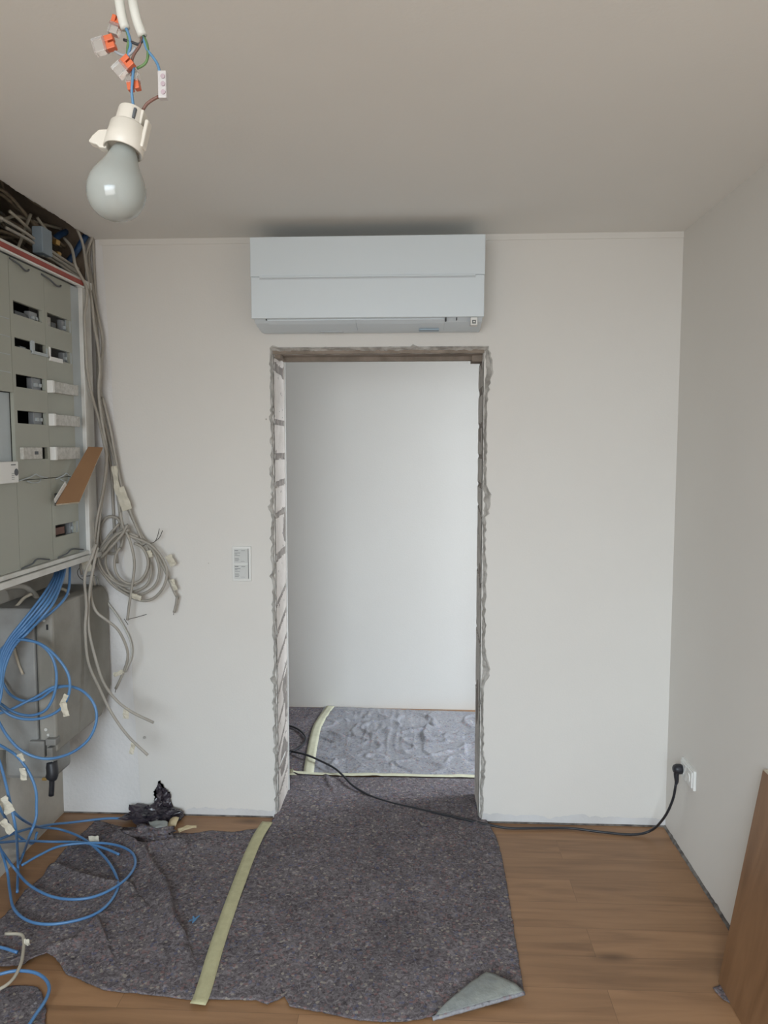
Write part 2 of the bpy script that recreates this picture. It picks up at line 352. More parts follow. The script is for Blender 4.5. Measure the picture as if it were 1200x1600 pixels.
r.data.materials[0] = mat('greyish_brick', (.70, .67, .62), .9, (.55, .52, .48), 12, .4, 60)
# plaster corner bead of the hall side on the left reveal
MB().box((OX0, YB-.008, 0), (OX0+.010, YB+.002, OZ)).build('corner_bead', 'white', wall_back)
b = MB(); b.box((OX0, D+.012, OZ-.004), (OX1, YB, OZ+.01)); b.box((OX0+.02, D+.13, OZ-.022), (OX1-.005, D+.165, OZ)); b.box((OX1-.045, D+.1, OZ-.03), (OX1, D+.2, OZ))
b.box((OX0-.0, D+.03, OZ-.02), (OX0+.03, D+.12, OZ))
b.build('lintel_soffit', 'lintel', wall_back)
# bare patches where the baseboard was, and the unpainted strip in the left corner
def ragged_band(x0, x1, h, seed, m, y=D-.0015):
    b = MB(); n = int((x1-x0)/.008); lo, hi = [], []
    for i in range(n+1):
        x = x0+(x1-x0)*i/n; hh = h+.014*nz(x*8, seed)+.008*nz(x*35, seed+4)+.004*nz(x*120, seed)
        lo.append((x, y, 0)); hi.append((x, y, max(.01, hh)))
    b.add(lo+hi, [(i, i+1, n+2+i, n+1+i) for i in range(n)]); return b.build('bare_skirting_strip', m, wall_back)
ragged_band(XL, ragL(.03)-.002, .035, 2, 'rawwall'); ragged_band(ragR(.03)+.002, XR, .038, 6, 'rawwall')
b = MB(); n = 120; lo, hi = [], []
for i in range(n+1):
    z = ZC*i/n; x = -1.245-.105*(z/ZC)+.003*nz(z*14, 5)
    lo.append((XL, D-.002, z)); hi.append((x, D-.002, z))
b.add(lo+hi, [(i, i+1, n+2+i, n+1+i) for i in range(n)])
def patch_mat():
    m = mat('primer_painted_corner', (.80, .79, .78), .85, (.74, .73, .71), 4, .2, 60)
    return m
b.build('unpainted_corner_strip', patch_mat(), wall_back)
for u_, v_, r_ in ((168, 1036, .006), (226, 1152, .007), (416, 655, .004), (326, 880, .0025)):
    c_ = A(u_, v_, D); MB().lathe([(r_, 0), (r_*.8, .0012), (0, .0012)], c_+Vector((0, -.0022, 0)), (.2, -1, .3), 9).build('plaster_chip', 'mortar', wall_back)
# ceiling joint strip
MB().box((-1.36, D-.004, ZC-.024), (XR, D, ZC)).build('trim_1', 'wall', wall_back)
# cracked dark joint along the floor
b = MB(); b.box((XL, D-.004, 0), (OX0-.02, D+.002, .006)); b.box((OX1+.02, D-.005, 0), (XR, D+.002, .007)); struct(b.build('trim_2', 'gap'))
# side walls
b = MB().box((XR, FRONT, 0), (XR+.15, D+PL, ZC+.35)); wr = struct(b.build('wall_right', 'wall'))
n = 260; lo, hi, V = [], [], []   # open joint, ragged
for i in range(n+1):
    y = 1.2+(D-1.2)*i/n; w = .007+.003*nz(y*12, 3)+.003*nz(y*50, 1)
    V += [(XR-w-.003, y, .001), (XR-w*.5, y, .006+.006*abs(nz(y*40, 9))), (XR-.0005, y, .009+.010*abs(nz(y*22, 5)))]
Fc = [(3*i+k, 3*i+k+1, 3*i+k+4, 3*i+k+3) for i in range(n) for k in (0, 1)]
struct(obj('trim_3', V, Fc, 'gap'))
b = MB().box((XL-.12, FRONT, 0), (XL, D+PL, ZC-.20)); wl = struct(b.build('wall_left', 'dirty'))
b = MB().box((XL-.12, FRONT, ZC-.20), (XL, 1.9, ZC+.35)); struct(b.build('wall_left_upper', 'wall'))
# window wall behind the camera
b = MB(); wy0, wy1 = FRONT-.2, FRONT; wx0, wx1 = -1.30, .40
b.box((XL-.5, wy0, 0), (wx0, wy1, ZC+.35)); b.box((wx1, wy0, 0), (XR+.15, wy1, ZC+.35)); b.box((wx0, wy0, 0), (wx1, wy1, .85)); b.box((wx0, wy0, 2.38), (wx1, wy1, ZC+.35))
struct(b.build('wall_front', 'wall'))
b = MB(); b.box((wx0, wy0+.06, .85), (wx0+.06, wy0+.12, 2.38)); b.box((wx1-.06, wy0+.06, .85), (wx1, wy0+.12, 2.38)); b.box((wx0+.06, wy0+.06, .85), (wx1-.06, wy0+.12, .91)); b.box((wx0+.06, wy0+.06, 2.32), (wx1-.06, wy0+.12, 2.38)); b.box(((wx0+wx1)/2-.03, wy0+.06, .91), ((wx0+wx1)/2+.03, wy0+.12, 2.32))
struct(b.build('window_1', 'white', bevel=.004))
# ceiling with a torn edge on the left, open void above
b = MB(); n = 220; e0 = Z(0, 280, ZC).x; e1 = Z(140, 371, ZC).x; y0c, y1c = FRONT, D
def cex(y):
    s = (e0+e1)/2
    return s+.010*nz(y*5, 1)+.006*nz(y*22, 2)+.003*nz(y*70, 3)
low, up, rt, rtu = [], [], [], []
for i in range(n+1):
    y = y0c+(y1c-y0c)*i/n; x = cex(y) if y > 1.85 else XL-.1
    low.append((x, y, ZC)); up.append((x-.004, y, ZC+.0125)); rt.append((XR+.05, y, ZC)); rtu.append((XR+.05, y, ZC+.0125))
for p, q in ((low, rt), (up, low), (rtu, up)):
    b.add(p+q, [(i, i+1, n+2+i, n+1+i) for i in range(n)])
ceil = struct(b.build('ceiling', 'ceil'))
b = MB()
for i in range(60, n):
    y = y0c+(y1c-y0c)*i/n
    if y > 1.9 and nz(y*16, 12) > -.05:
        x = cex(y); h = .004+.005*abs(nz(y*60, 1))
        b.add([(x-.001, y, ZC-.0008), (x+h, y, ZC-.0012), (x+h, y+.018, ZC-.0012), (x-.001, y+.018, ZC-.0008), (x-.002, y, ZC+.012), (x-.002, y+.018, ZC+.012)], [(0,1,2,3),(0,3,5,4)])
b.build('torn_ceiling_edge', 'white', ceil)
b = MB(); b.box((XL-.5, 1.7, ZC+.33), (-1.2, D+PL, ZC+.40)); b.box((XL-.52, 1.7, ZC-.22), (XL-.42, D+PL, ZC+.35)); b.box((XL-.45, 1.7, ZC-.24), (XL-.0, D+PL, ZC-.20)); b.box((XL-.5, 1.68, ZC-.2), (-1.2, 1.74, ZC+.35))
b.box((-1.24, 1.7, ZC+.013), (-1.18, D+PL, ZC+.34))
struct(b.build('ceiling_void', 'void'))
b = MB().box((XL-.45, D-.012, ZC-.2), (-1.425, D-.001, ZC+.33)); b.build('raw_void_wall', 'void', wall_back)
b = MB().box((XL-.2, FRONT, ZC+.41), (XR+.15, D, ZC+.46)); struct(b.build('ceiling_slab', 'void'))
# hall beyond the opening
b = MB().box((-3, HALL, 0), (2.95, HALL+.1, 2.6)); struct(b.build('wall_hall_back', 'wall'))
b = MB().box((-3, D+T/2, 2.56), (2.95, HALL+.1, 2.66)); b.v = [v for v in b.v]; struct(MB().box((-3, YB, 2.5), (2.95, HALL, 2.56)).build('ceiling_hall', 'ceil'))
struct(MB().box((-3, YB, 0), (-2.9, HALL, 2.5)).build('wall_hall_left', 'wall'))
struct(MB().box((2.85, YB, 0), (2.95, HALL, 2.5)).build('wall_hall_right', 'wall'))
b = MB(); b.box((-3, YB-.02, 0), (XL-.5, YB, 2.5)); b.box((XR+.15, YB-.02, 0), (2.95, YB, 2.5)); struct(b.build('wall_hall_front', 'wall'))

# ================================================================ AIR CONDITIONER
YF = 3.02
p0 = A(389, 372, YF); p1 = A(758, 364, YF); p2 = A(758, 494, YF); p3 = A(393, 498, YF)
ax0, ax1 = (p0.x+p3.x)/2, (p1.x+p2.x)/2; az1, az0 = (p0.z+p1.z)/2, (p2.z+p3.z)/2
ac = empty('air_conditioner', ((ax0+ax1)/2, D, az0), 'long white wall mounted air conditioner above the torn doorway', 'air conditioner')
b = MB(); prof = [(YF+.016, az1-.004), (YF+.016, az0+.004), (YF+.05, az0-.012), (D-.07, az0-.030), (D-.001, az0-.026), (D-.001, az1-.012), (D-.05, az1-.001), (YF+.05, az1)]
b.prism(prof, 'x', ax0+.006, ax1-.006); b.build('casing', 'acwhite', ac, bevel=.003)
gz = A(570, 431.5, YF).z
b = MB(); b.box((ax0, YF, gz+.0022), (ax1, YF+.018, az1)); b.build('upper_front_panel', 'acwhite', ac, bevel=.0025)
b = MB(); b.box((ax0+.002, YF, az0), (ax1-.002, YF+.018, gz+.0015)); b.build('lower_front_panel', 'acwhite', ac, bevel=.0025)
b = MB(); gx0, gx1 = ax0+.036, ax1-.036
b.box((gx0, YF-.005, gz-.0035), (gx1, YF+.002, gz+.003)); b.build('trim_bar', 'acwhite', ac, bevel=.0015)
b = MB(); b.box((gx0, YF-.0012, gz-.009), (gx1, YF+.004, gz-.004)); b.build('groove_strip', 'acgrey', ac)
fx0, fx1 = ax0+.06, A(694, 495, YF+.1).x
zb = lambda y: az0-.012-(y-YF-.05)*.018/(D-.07-YF-.05)
for k, (a, c) in enumerate(((fx0, (fx0+fx1)/2-.001), ((fx0+fx1)/2+.001, fx1))):
    b = MB(); b.prism([(YF+.028, az0-.004), (YF+.056, zb(YF+.056)-.003), (D-.09, zb(D-.09)-.003), (D-.09, zb(D-.09)+.002), (YF+.03, az0+.003)], 'x', a, c)
    b.build('air_flap', 'acwhite', ac, bevel=.001)
for bb_ in (((fx0-.006, YF+.022, az0-.0035), (fx0-.002, YF+.07, az0+.002)), ((fx1+.002, YF+.018, az0-.011), (fx1+.007, YF+.07, az0+.002)), ((fx1+.045, YF+.02, az0-.008), (fx1+.048, YF+.06, az0+.002))):
    MB().box(*bb_).build('flap_slot', 'dark', ac)
b = MB(); b.box((fx0+.19, D-.085, zb(D-.085)-.004), (fx0+.285, D-.06, az0-.027)); b.build('rating_sticker', 'acgrey', ac)
s = MB().box((fx1-.10, D-.12, az0-.027), (fx1-.02, D-.07, az0-.031)); s = s.build('blue_sticker', mat('blue_tinted_label', (.38, .50, .60), .5), ac); s['label'] = 'blue sticker'
sx = A(740, 500, YF+.03).x
b = MB().box((sx-.013, YF+.004, az0-.031), (sx+.013, YF+.05, az0-.001)); sn = b.build('sensor_module', 'white', ac, bevel=.002)
b = MB(); b.box((sx-.007, YF+.003, az0-.026), (sx+.007, YF+.0045, az0-.012)); b.build('sensor_symbol', 'ink', sn)
b = MB(); b.box((sx-.003, YF+.0022, az0-.021), (sx+.003, YF+.0032, az0-.016)); b.build('sensor_symbol_dot', 'white', sn)

# ================================================================ LIGHT SWITCH PLATE
q0, q1 = A(363, 853, D), A(393.5, 908, D)
sw = empty('light_switch', ((q0.x+q1.x)/2, D, q1.z), 'white double light switch with printed stickers, left of the doorway', 'light switch')
MB().box((q0.x, D-.009, q1.z), (q1.x, D, q0.z)).build('frame', 'white', sw, bevel=.003)
hm = (q0.z+q1.z)/2; w = q1.x-q0.x
for k, (za, zb_) in enumerate(((hm+.002, q0.z-.010), (q1.z+.010, hm-.002))):
    rk = MB().box((q0.x+.009, D-.013, za), (q1.x-.013, D-.006, zb_)).build('rocker', 'white', sw, bevel=.0015)
    lx0, lx1 = q0.x+.010, q1.x-.015
    lb_ = MB().box((lx0, D-.0140, za+.002), (lx1, D-.0132, zb_-.002)).build('printed_label', 'sticker', rk)
    t = MB(); hgt = zb_-za
    def ln(fx, fz, l, h=.0016): t.box((lx0+fx*(lx1-lx0), D-.0145, za+fz*hgt), (lx0+(fx+l)*(lx1-lx0), D-.0139, za+fz*hgt+h))
    ln(.05, .84, .27, .0028); ln(.55, .85, .28); ln(.05, .70, .42); ln(.05, .62, .20); ln(.05, .53, .38); ln(.05, .34, .3); ln(.05, .26, .34); ln(.05, .18, .28); ln(.5, .14, .3, .001)
    t.build('label_print', 'ink', rk)
MB().box((q1.x-.0125, D-.0105, q1.z+.012), (q1.x-.0105, D-.006, q0.z-.010)).build('shadow_gap', 'darkgrey', sw)

# ================================================================ WALL SOCKET AND BLACK CABLE
s0 = B(1066, 1195, XR); s1 = B(1088, 1236, XR)
so = empty('wall_socket', (XR, s1.y, s1.z), 'white horizontal twin wall socket low on the right wall, plug inserted', 'wall socket')
ya, yb = B(1088, 1220, XR).y, B(1068, 1205, XR).y; z0s, z1s = B(1086, 1235, XR).z, B(1086, 1203, XR).z
ym = (ya+yb)/2
MB().box((XR-.011, ya, z0s), (XR, yb, z1s)).build('frame', 'white', so, bevel=.002)
for a, c in ((ya+.008, ym-.003), (ym+.003, yb-.008)):
    MB().box((XR-.016, a, z0s+.008), (XR-.008, c, z1s-.008)).build('socket_insert', 'white', so, bevel=.002)
    m_ = MB(); m_.lathe([(.019, 0), (.019, .004), (.016, .004), (.0, .002)], (XR-.0165, (a+c)/2, (z0s+z1s)/2), (-1, 0, 0), 24).build('socket_ring', 'white', so, smooth=False)
c0 = Vector((XR-.022, yb-.042, (z0s+z1s)/2+.006))
pc = empty('extension_cable', (XR-.03, yb-.04, 0), 'black power cable plugged into right wall, running over the blankets into the hall', 'cable')
b = MB(); b.lathe([(.017, -.002), (.020, .004), (.020, .020), (.016, .030), (.010, .034)], c0, (-1, 0, 0), 24)
b.tube(spline([c0+Vector((-.016, 0, .006)), c0+Vector((-.020, .0, -.02)), c0+Vector((-.018, .0, -.048)), c0+Vector((-.020, 0, -.062))]), lambda t: .013-.007*t, 14)
b.build('plug', 'black', pc, smooth=True)
st_ = c0+Vector((-.020, 0, -.058))
pp = [st_, A(1051, 1250, c0.y+.02), A(1038, 1277, 3.06), Z(1018, 1297, .03), Z(990, 1304, .008), Z(940, 1300, .008), Z(890, 1294, .008), Z(840, 1294, .008), Z(795, 1294, .008), Z(765, 1289, .012), Z(730, 1281, .018), Z(690, 1272, .018), Z(650, 1263, .018), Z(610, 1254, .018), Z(578, 1243, .018), Z(552, 1228, .022), Z(536, 1212, .024), Z(522, 1200, .03), Z(503, 1190, .03), Z(480, 1180, .026), Z(455, 1174, .018), Z(425, 1171, .018), Z(380, 1175, .018)]
MB().tube(spline(pp, .015), .0052, 10).build('cord', 'black', pc, smooth=True)
c = MB().tube(spline([Z(*p, .015) for p in ((390, 1128), (430, 1130), (452, 1134), (468, 1141), (477, 1151), (476, 1160), (468, 1168), (455, 1175), (445, 1181), (425, 1190), (395, 1196))], .015), .0055, 10).build('looped_cable', 'black', smooth=True)
tag(c, 'dark cable bending in a loop on the hall floor behind the left jamb', 'cable')

# ================================================================ ELECTRICAL CABINET
XC = -1.37
cab = empty('electrical_cabinet', (XC, 2.6, 1.13), 'large open grey electrical distribution cabinet on the left wall', 'electrical cabinet')
YN = 2.05                                                   # near end, out of the frame
ctop, cbot = B(0, 372, XC).z, B(156, 869, XC).z
yend = B(149, 660, XC).y; yin = B(133, 660, XC).y; yst = B(117, 660, XC).y
b = MB(); xb = XL+.001
b.box((xb, YN, cbot+.01), (xb+.008, yend-.01, ctop-.01)); b.box((xb, YN, ctop-.02), (XC-.03, yend-.01, ctop-.01)); b.box((xb, YN, cbot+.01), (XC-.03, yend-.01, cbot+.02))
b.box((xb, yend-.02, cbot+.01), (XC-.03, yend-.01, ctop-.01)); b.box((xb, YN, cbot+.01), (XC-.03, YN+.01, ctop-.01))
b.build('body', 'railwhite', cab)
MB().box((xb+.009, YN+.01, cbot+.025), (xb+.06, yst, ctop-.025)).build('interior_back', 'dark', cab)
# frame: rails and stile
b = MB(); b.box((XC-.035, YN, ctop-.030), (XC+.004, yend, ctop)); b.build('top_rail', 'railwhite', cab, bevel=.003)
rr = MB().box((XC+.0045, YN, ctop-.029), (XC+.0065, yin+.012, ctop-.011)).build('red_film', 'red', cab); rr['label'] = 'red protective film strip'
b = MB(); b.box((XC-.004, YN, ctop-.037), (XC+.010, yin+.01, ctop-.031)); b.build('top_lip', 'white', cab, bevel=.001)
b = MB(); b.box((XC-.035, YN, cbot), (XC+.012, yend, cbot+.022)); b.box((XC-.035, YN, cbot+.024), (XC+.002, yend, cbot+.040)); b.build('bottom_rail', 'railwhite', cab, bevel=.003)
b = MB(); b.box((XC-.035, yin, cbot+.022), (XC+.004, yin+.022, ctop-.03)); b.box((XC-.035, yin+.027, cbot+.022), (XC-.004, yend, ctop-.03)); b.build('side_stile', 'railwhite', cab, bevel=.003)
MB().box((XC-.03, yst+.002, cbot+.04), (XC-.012, yin, ctop-.04)).build('inner_stile', 'coverblue', cab)
# cover panels with cut-outs
def rect(u0, v0, u1, v1, x=XC-.010):
    a, c = B(u0, v0, x), B(u1, v1, x); return (a.y, c.y, c.z, a.z)     # y0 y1 z0 z1
wins = {k: rect(*v) for k, v in dict(
    b1=(20.2, 469, 66, 504.5), a1=(73.5, 488, 112, 521), b2=(22.5, 526.5, 72, 552), a2=(77, 542, 113.5, 569),
    b3=(24.7, 584, 71, 611), b4=(27, 641, 72.5, 664), b5=(60, 699, 75, 717), a5=(85, 771, 122, 785), a6=(86.5, 821, 123, 831)).items()}
wins['b3'] = rect(24.7, 584, 71, 611); wins['b2'] = rect(22.5, 526.5, 72, 553)
seam_ab = B(74, 700, XC-.01).y-.012; seam_ab = (B(72, 500, XC-.01).y+B(75.5, 700, XC-.01).y)/2
seam_bc = B(18.5, 560, XC-.01).y
xf = XC-.010
def plate(name, y0, y1, z0, z1, holes, x=xf, th=.004, m='cover'):
    ys = sorted({y0, y1, *[h[0] for h in holes], *[h[1] for h in holes]}); zs = sorted({z0, z1, *[h[2] for h in holes], *[h[3] for h in holes]})
    b = MB()
    def inh(y, z): return any(h[0] < y < h[1] and h[2] < z < h[3] for h in holes)
    for ya_, yb_ in zip(ys, ys[1:]):
        for za_, zb2 in zip(zs, zs[1:]):
            if not inh((ya_+yb_)/2, (za_+zb2)/2): b.add([(x, ya_, za_), (x, yb_, za_), (x, yb_, zb2), (x, ya_, zb2)], [(0,1,2,3)])
    for h in holes:                                          # thickness of the cut-outs
        b.add([(x, h[0], h[2]), (x, h[1], h[2]), (x, h[1], h[3]), (x, h[0], h[3]), (x-.012, h[0], h[2]), (x-.012, h[1], h[2]), (x-.012, h[1], h[3]), (x-.012, h[0], h[3])], [(0,1,5,4),(1,2,6,5),(2,3,7,6),(3,0,4,7)])
    b.add([(x, y0, z0), (x, y1, z0), (x, y1, z1), (x, y0, z1), (x-.012, y0, z0), (x-.012, y1, z0), (x-.012, y1, z1), (x-.012, y0, z1)], [(0,1,5,4),(1,2,6,5),(2,3,7,6),(3,0,4,7)])
    return b.build(name, m, cab)
zmid = B(90, 746, xf).z; zt_, zb0 = ctop-.04, cbot+.041
g = .0012
plate('cover_panel', seam_ab+g, yst, zmid+g, zt_, [wins['a1'], wins['a2']])
plate('cover_panel', seam_bc+g, seam_ab-g, zmid+g, zt_, [wins['b1'], wins['b2'], wins['b3'], wins['b4'], wins['b5']])
plate('cover_panel', seam_ab+g, yst, zb0, zmid-g, [wins['a5'], wins['a6']])
plate('cover_panel', seam_bc+g, seam_ab-g, zb0, zmid-g, [])
zc1 = B(10, 612, xf).z
plate('cover_panel', YN, seam_bc-g, zc1+g, zt_, [])
plate('cover_panel', YN, seam_bc-g, zb0, zmid-.004, [])
plate('meter_panel', YN, seam_bc-g, zmid, zc1-g, [], x=xf-.014, m='coverblue')
b = MB()
for k in range(4):
    zz = B(8, 497+28*k, xf).z; b.box((xf-.001, YN, zz), (xf+.0012, seam_bc-.01, zz+.002))
b.build('rib', 'coverblue', cab)
# devices seen in the cut-outs
def dev(y0, y1, z0, z1, m, x1=xf-.016, name='circuit_breaker'):
    return MB().box((x1-.02, y0, z0), (x1, y1, z1)).build(name, m, cab, bevel=.001)
def frac(wn, a, c, z0=0, z1=1):
    y0, y1, za, zb_ = wins[wn]; return y0+(y1-y0)*a, y0+(y1-y0)*c, za+(zb_-za)*z0, za+(zb_-za)*z1
for wn, a, c, z0, z1, m in [('b1', .70, .98, -.2, .75, 'breaker'), ('b1', .2, .6, .0, .4, 'darkgrey'), ('a1', .02, .30, .1, .8, 'plaster_tape'), ('a1', .32, .5, -.1, .5, 'darkgrey'), ('a1', .76, 1, -.2, .95, 'breaker'),
                            ('a2', .76, 1, -.1, .95, 'breaker'), ('b2', .3, .48, -.2, .3, 'breaker'), ('b3', .68, 1.0, -.1, 1.0, 'breaker'), ('b4', .70, 1.0, -.1, 1.0, 'breaker'), ('b5', .1, .9, .1, 1, 'darkgrey'),
                            ('a6', .78, 1, -.1, 1, 'breaker'), ('a6', .05, .55, .1, .7, 'brown'), ('a5', .1, .6, .1, .9, 'darkgrey')]:
    d_ = dev(*frac(wn, a, c, z0, z1), m)
    if m == 'breaker':                                       # toggle
        y0, y1, za, zb_ = frac(wn, a, c, z0, z1)
        for k in range(2): MB().box((xf-.016, y0+(y1-y0)*(.15+.45*k), za+(zb_-za)*.35), (xf-.008, y0+(y1-y0)*(.4+.45*k), za+(zb_-za)*.6)).build('toggle', 'coverblue', d_)
# white blanking piece in second cut-out
y0, y1, z0, z1 = wins['b2']
b = MB(); b.box((xf-.004, y0+(y1-y0)*.50, z0-.008), (xf+.004, y0+(y1-y0)*.60, z1+.004)); b.box((xf-.004, y0+(y1-y0)*.50, z0-.012), (xf+.006, y1+.006, z0-.001)); b.box((xf-.004, y1, z0-.008), (xf+.003, y1+.008, z1-.01))
b.build('blanking_piece', 'coverblue', cab, bevel=.001)
y0, y1, z0, z1 = wins['a2']
b = MB(); b.box((xf-.002, y0-.006, z0-.008), (xf+.006, y0+(y1-y0)*.5, z0+.008)); b.box((xf-.002, y0-.006, z0), (xf+.004, y0+.004, z1)); b.build('blanking_piece', 'white', cab, bevel=.001)
# protective covers over device rows
for k, (u0, v0, u1, v1) in enumerate([(78, 595, 120, 619), (80.5, 647, 122.5, 667), (82.5, 699, 122.5, 717)]):
    y0, y1, z0, z1 = rect(u0, v0, u1, v1, XC)
    o = MB().box((xf-.002, y0, z0), (xf+.018, y1, z1)).build('terminal_cover', 'plaster_tape', cab, bevel=.002)
    MB().box((xf-.002, y0-.003, z0-.002), (xf+.021, y0+.014, z1+.002)).build('end_cap', 'white', o, bevel=.002)
y0, y1, z0, z1 = rect(31, 699, 62, 717)
o = MB().box((xf-.002, y0, z0), (xf+.012, y1, z1)).build('terminal_cover', 'plaster_tape', cab, bevel=.002)
MB().box((xf+.0115, y0+(y1-y0)*.58, z0+.016), (xf+.0135, y0+(y1-y0)*.75, z1-.014)).build('dark_slot', 'darkgrey', o)
y0, y1, z0, z1 = rect(-12, 722, 20, 754)
o = MB().box((xf-.012, y0, z0), (xf+.022, y1, z1)).build('socket_module', 'white', cab, bevel=.003)
b = MB(); b.lathe([(.012, 0), (.012, .001), (0, .001)], (xf+.0225, y0+(y1-y0)*.86, (z0+z1)/2), (1, 0, 0), 20); b.build('earth_clip', 'darkgrey', o)
MB().box((xf+.0222, y0+(y1-y0)*.60, z1-.012), (xf+.023, y0+(y1-y0)*.84, z1-.009)).build('brand_print', 'ink', o)
b = MB()
for k in range(4): b.box((xf+.0222, y0+(y1-y0)*.62, z0+.012+k*.006), (xf+.023, y0+(y1-y0)*.75, z0+.0135+k*.006))
b.build('rating_print', 'ink', o)
# clear snap handles (thin plastic loops) and seam hooks
for k, (u, v, L) in enumerate([(52, 748, .10), (100, 746, .07)]):
    p = B(u, v, xf)
    b = MB(); b.tube(spline([p+Vector((.002, -L, -.003)), p+Vector((.008, -L*.3, .008)), p+Vector((.010, 0, .016)), p+Vector((.008, L*.3, .008)), p+Vector((.002, L, 0))], .005), .0022, 8)
    b.tube(spline([p+Vector((.002, -L*.5, -.006)), p+Vector((.008, -L*.2, -.014)), p+Vector((.008, L*.25, -.013)), p+Vector((.002, L*.5, -.003))], .005), .0018, 8)
    b.build('snap_handle', 'coverblue', cab, smooth=True)
for k, (ua, va, ub, vb) in enumerate([(14, 406, 45, 422), (64, 428, 95, 449)]):
    a_, c_ = B(ua, va, xf), B(ub, vb, xf); z_ = (a_.z+c_.z)/2
    MB().tube(spline([Vector((xf+.001, a_.y, z_+.008)), Vector((xf+.006, a_.y+.05, z_)), Vector((xf+.008, (a_.y+c_.y)/2+.02, z_-.012)), Vector((xf+.006, c_.y-.02, z_-.010)), Vector((xf+.001, c_.y, z_-.001))], .006), .003, 8).build('clip_lever', 'darkgrey', cab, smooth=True)
for ua, va, ub, vb in [(33, 886, 75, 874), (90, 870, 128, 862)]:
    a_, c_ = B(ua, va, xf), B(ub, vb, xf); z_ = cbot+.046
    MB().tube(spline([Vector((xf+.001, a_.y, z_-.002)), Vector((xf+.008, a_.y+.06, z_+.006)), Vector((xf+.01, (a_.y+c_.y)/2, z_+.018)), Vector((xf+.006, c_.y, z_+.002))], .006), .0028, 8).build('clip_lever', 'darkgrey', cab, smooth=True)

# board offcut stuck in the cabinet front
pts = [(138, 698), (160, 698), (149, 735), (124, 783), (86, 788)]
xq = XC+.055
front = [B(138, 698, XC+.03), B(161, 699, XC+.10), B(124, 784, XC+.07), B(87, 788, XC+.0)]
pn = (front[0]-front[3]).cross(front[2]-front[3]); r_ = ray(161, 699); c_0 = Vector((0, 0, H)); front[1] = c_0+r_*((front[3]-c_0).dot(pn)/r_.dot(pn))   # keep the board flat
nrm = (front[1]-front[0]).cross(front[3]-front[0]).normalized()
b = MB(); b.add([p for p in front]+[p+nrm*.008 for p in front], [(0,1,2,3),(7,6,5,4)]); b.m = [0, 0]
b.add([p for p in front]+[p+nrm*.008 for p in front], [(0,1,5,4),(1,2,6,5),(2,3,7,6),(3,0,4,7)], 1)
bo = b.build('board_offcut', ['card', 'cardedge']); tag(bo, 'small brown board offcut wedged at a slant in the grey cabinet front', 'board')
b = MB(); p = front[3]
q_ = p+(front[0]-p).normalized()*.10
b.add([p-nrm*.002+Vector((0, -.004, .004)), q_-nrm*.002, q_-nrm*.016+Vector((0, -.012, .004)), p-nrm*.012+Vector((0, -.012, .012))], [(0,1,2,3)])
b.build('torn_paper', 'white', bo, solid=.002)

# ================================================================ GREY JUNCTION BOX BELOW
XM = -1.36
yn, yfr = B(85, 1060, XM).y, D-.015
zt1, zb1 = B(85, 947, XM).z, B(85, 1180, XM).z
jb = empty('junction_box', (XM-.1, yn+.15, zb1), 'dusty grey plastic junction box on the left wall under the cabinet', 'junction box')
xs = B(55, 1060, XM).x
xs = A(57, 1060, yn).x
MB().box((XL+.001, yn, zb1+.004), (xs-.002, yfr, zt1-.006)).build('base', 'boxside', jb, bevel=.008)
b = MB(); b.prism([(yn, zb1), (yfr-.10, zb1), (yfr, zb1+.10), (yfr, zt1-.05), (yfr-.05, zt1), (yn, zt1)], 'x', xs+.002, XM)
b.build('lid', 'boxgrey', jb, bevel=.010)
for z in (zt1-.03, zb1+.09):
    for x_, z_, r_ in ((xs+.03, z, .006), (XM-.03, z-.02, .005)):
        MB().lathe([(r_, 0), (r_, .004), (0, .004)], (x_, yn-.0005, z_), (0, -1, 0), 16).build('screw', 'railwhite', jb)
b = MB(); b.box((xs+.045, yn-.002, zt1-.085), (xs+.052, yn+.002, zt1-.065)); b.build('key_slot', 'dark', jb)
b = MB(); b.box((xs-.03, yn-.02, zb1-.012), (xs+.03, yn+.05, zb1+.05)); b.box((xs+.04, yn-.025, zb1-.02), (XM-.005, yn+.03, zb1+.028)); b.box((xs+.035, yn-.022, zb1+.035), (xs+.075, yn+.02, zb1+.06)); b.build('latch', 'boxside', jb, bevel=.004)
b = MB(); b.box((XL+.03, yn+.01, zb1-.11), (XM-.02, yn+.16, zb1+.006)); b.build('gland_housing', 'boxside', jb, bevel=.015)
b = MB(); pA = A(78, 1196, yn+.02)
b.tube(spline([A(80, 1190, yn+.03), A(82, 1208, yn+.02), A(80, 1215, yn+.02)], .01), .022, 14); b.tube(spline([A(81, 1212, yn+.02), A(81, 1228, yn+.02), A(80, 1243, yn+.02)], .01), .010, 12)
b.build('cable_gland', 'black', jb, smooth=True)
b = MB(); b.obox(A(70, 1217, yn+.01), (.009, 0, 0), (0, .006, 0), (0, 0, .005)); b.build('brass_nut', 'brass', jb, bevel=.002)

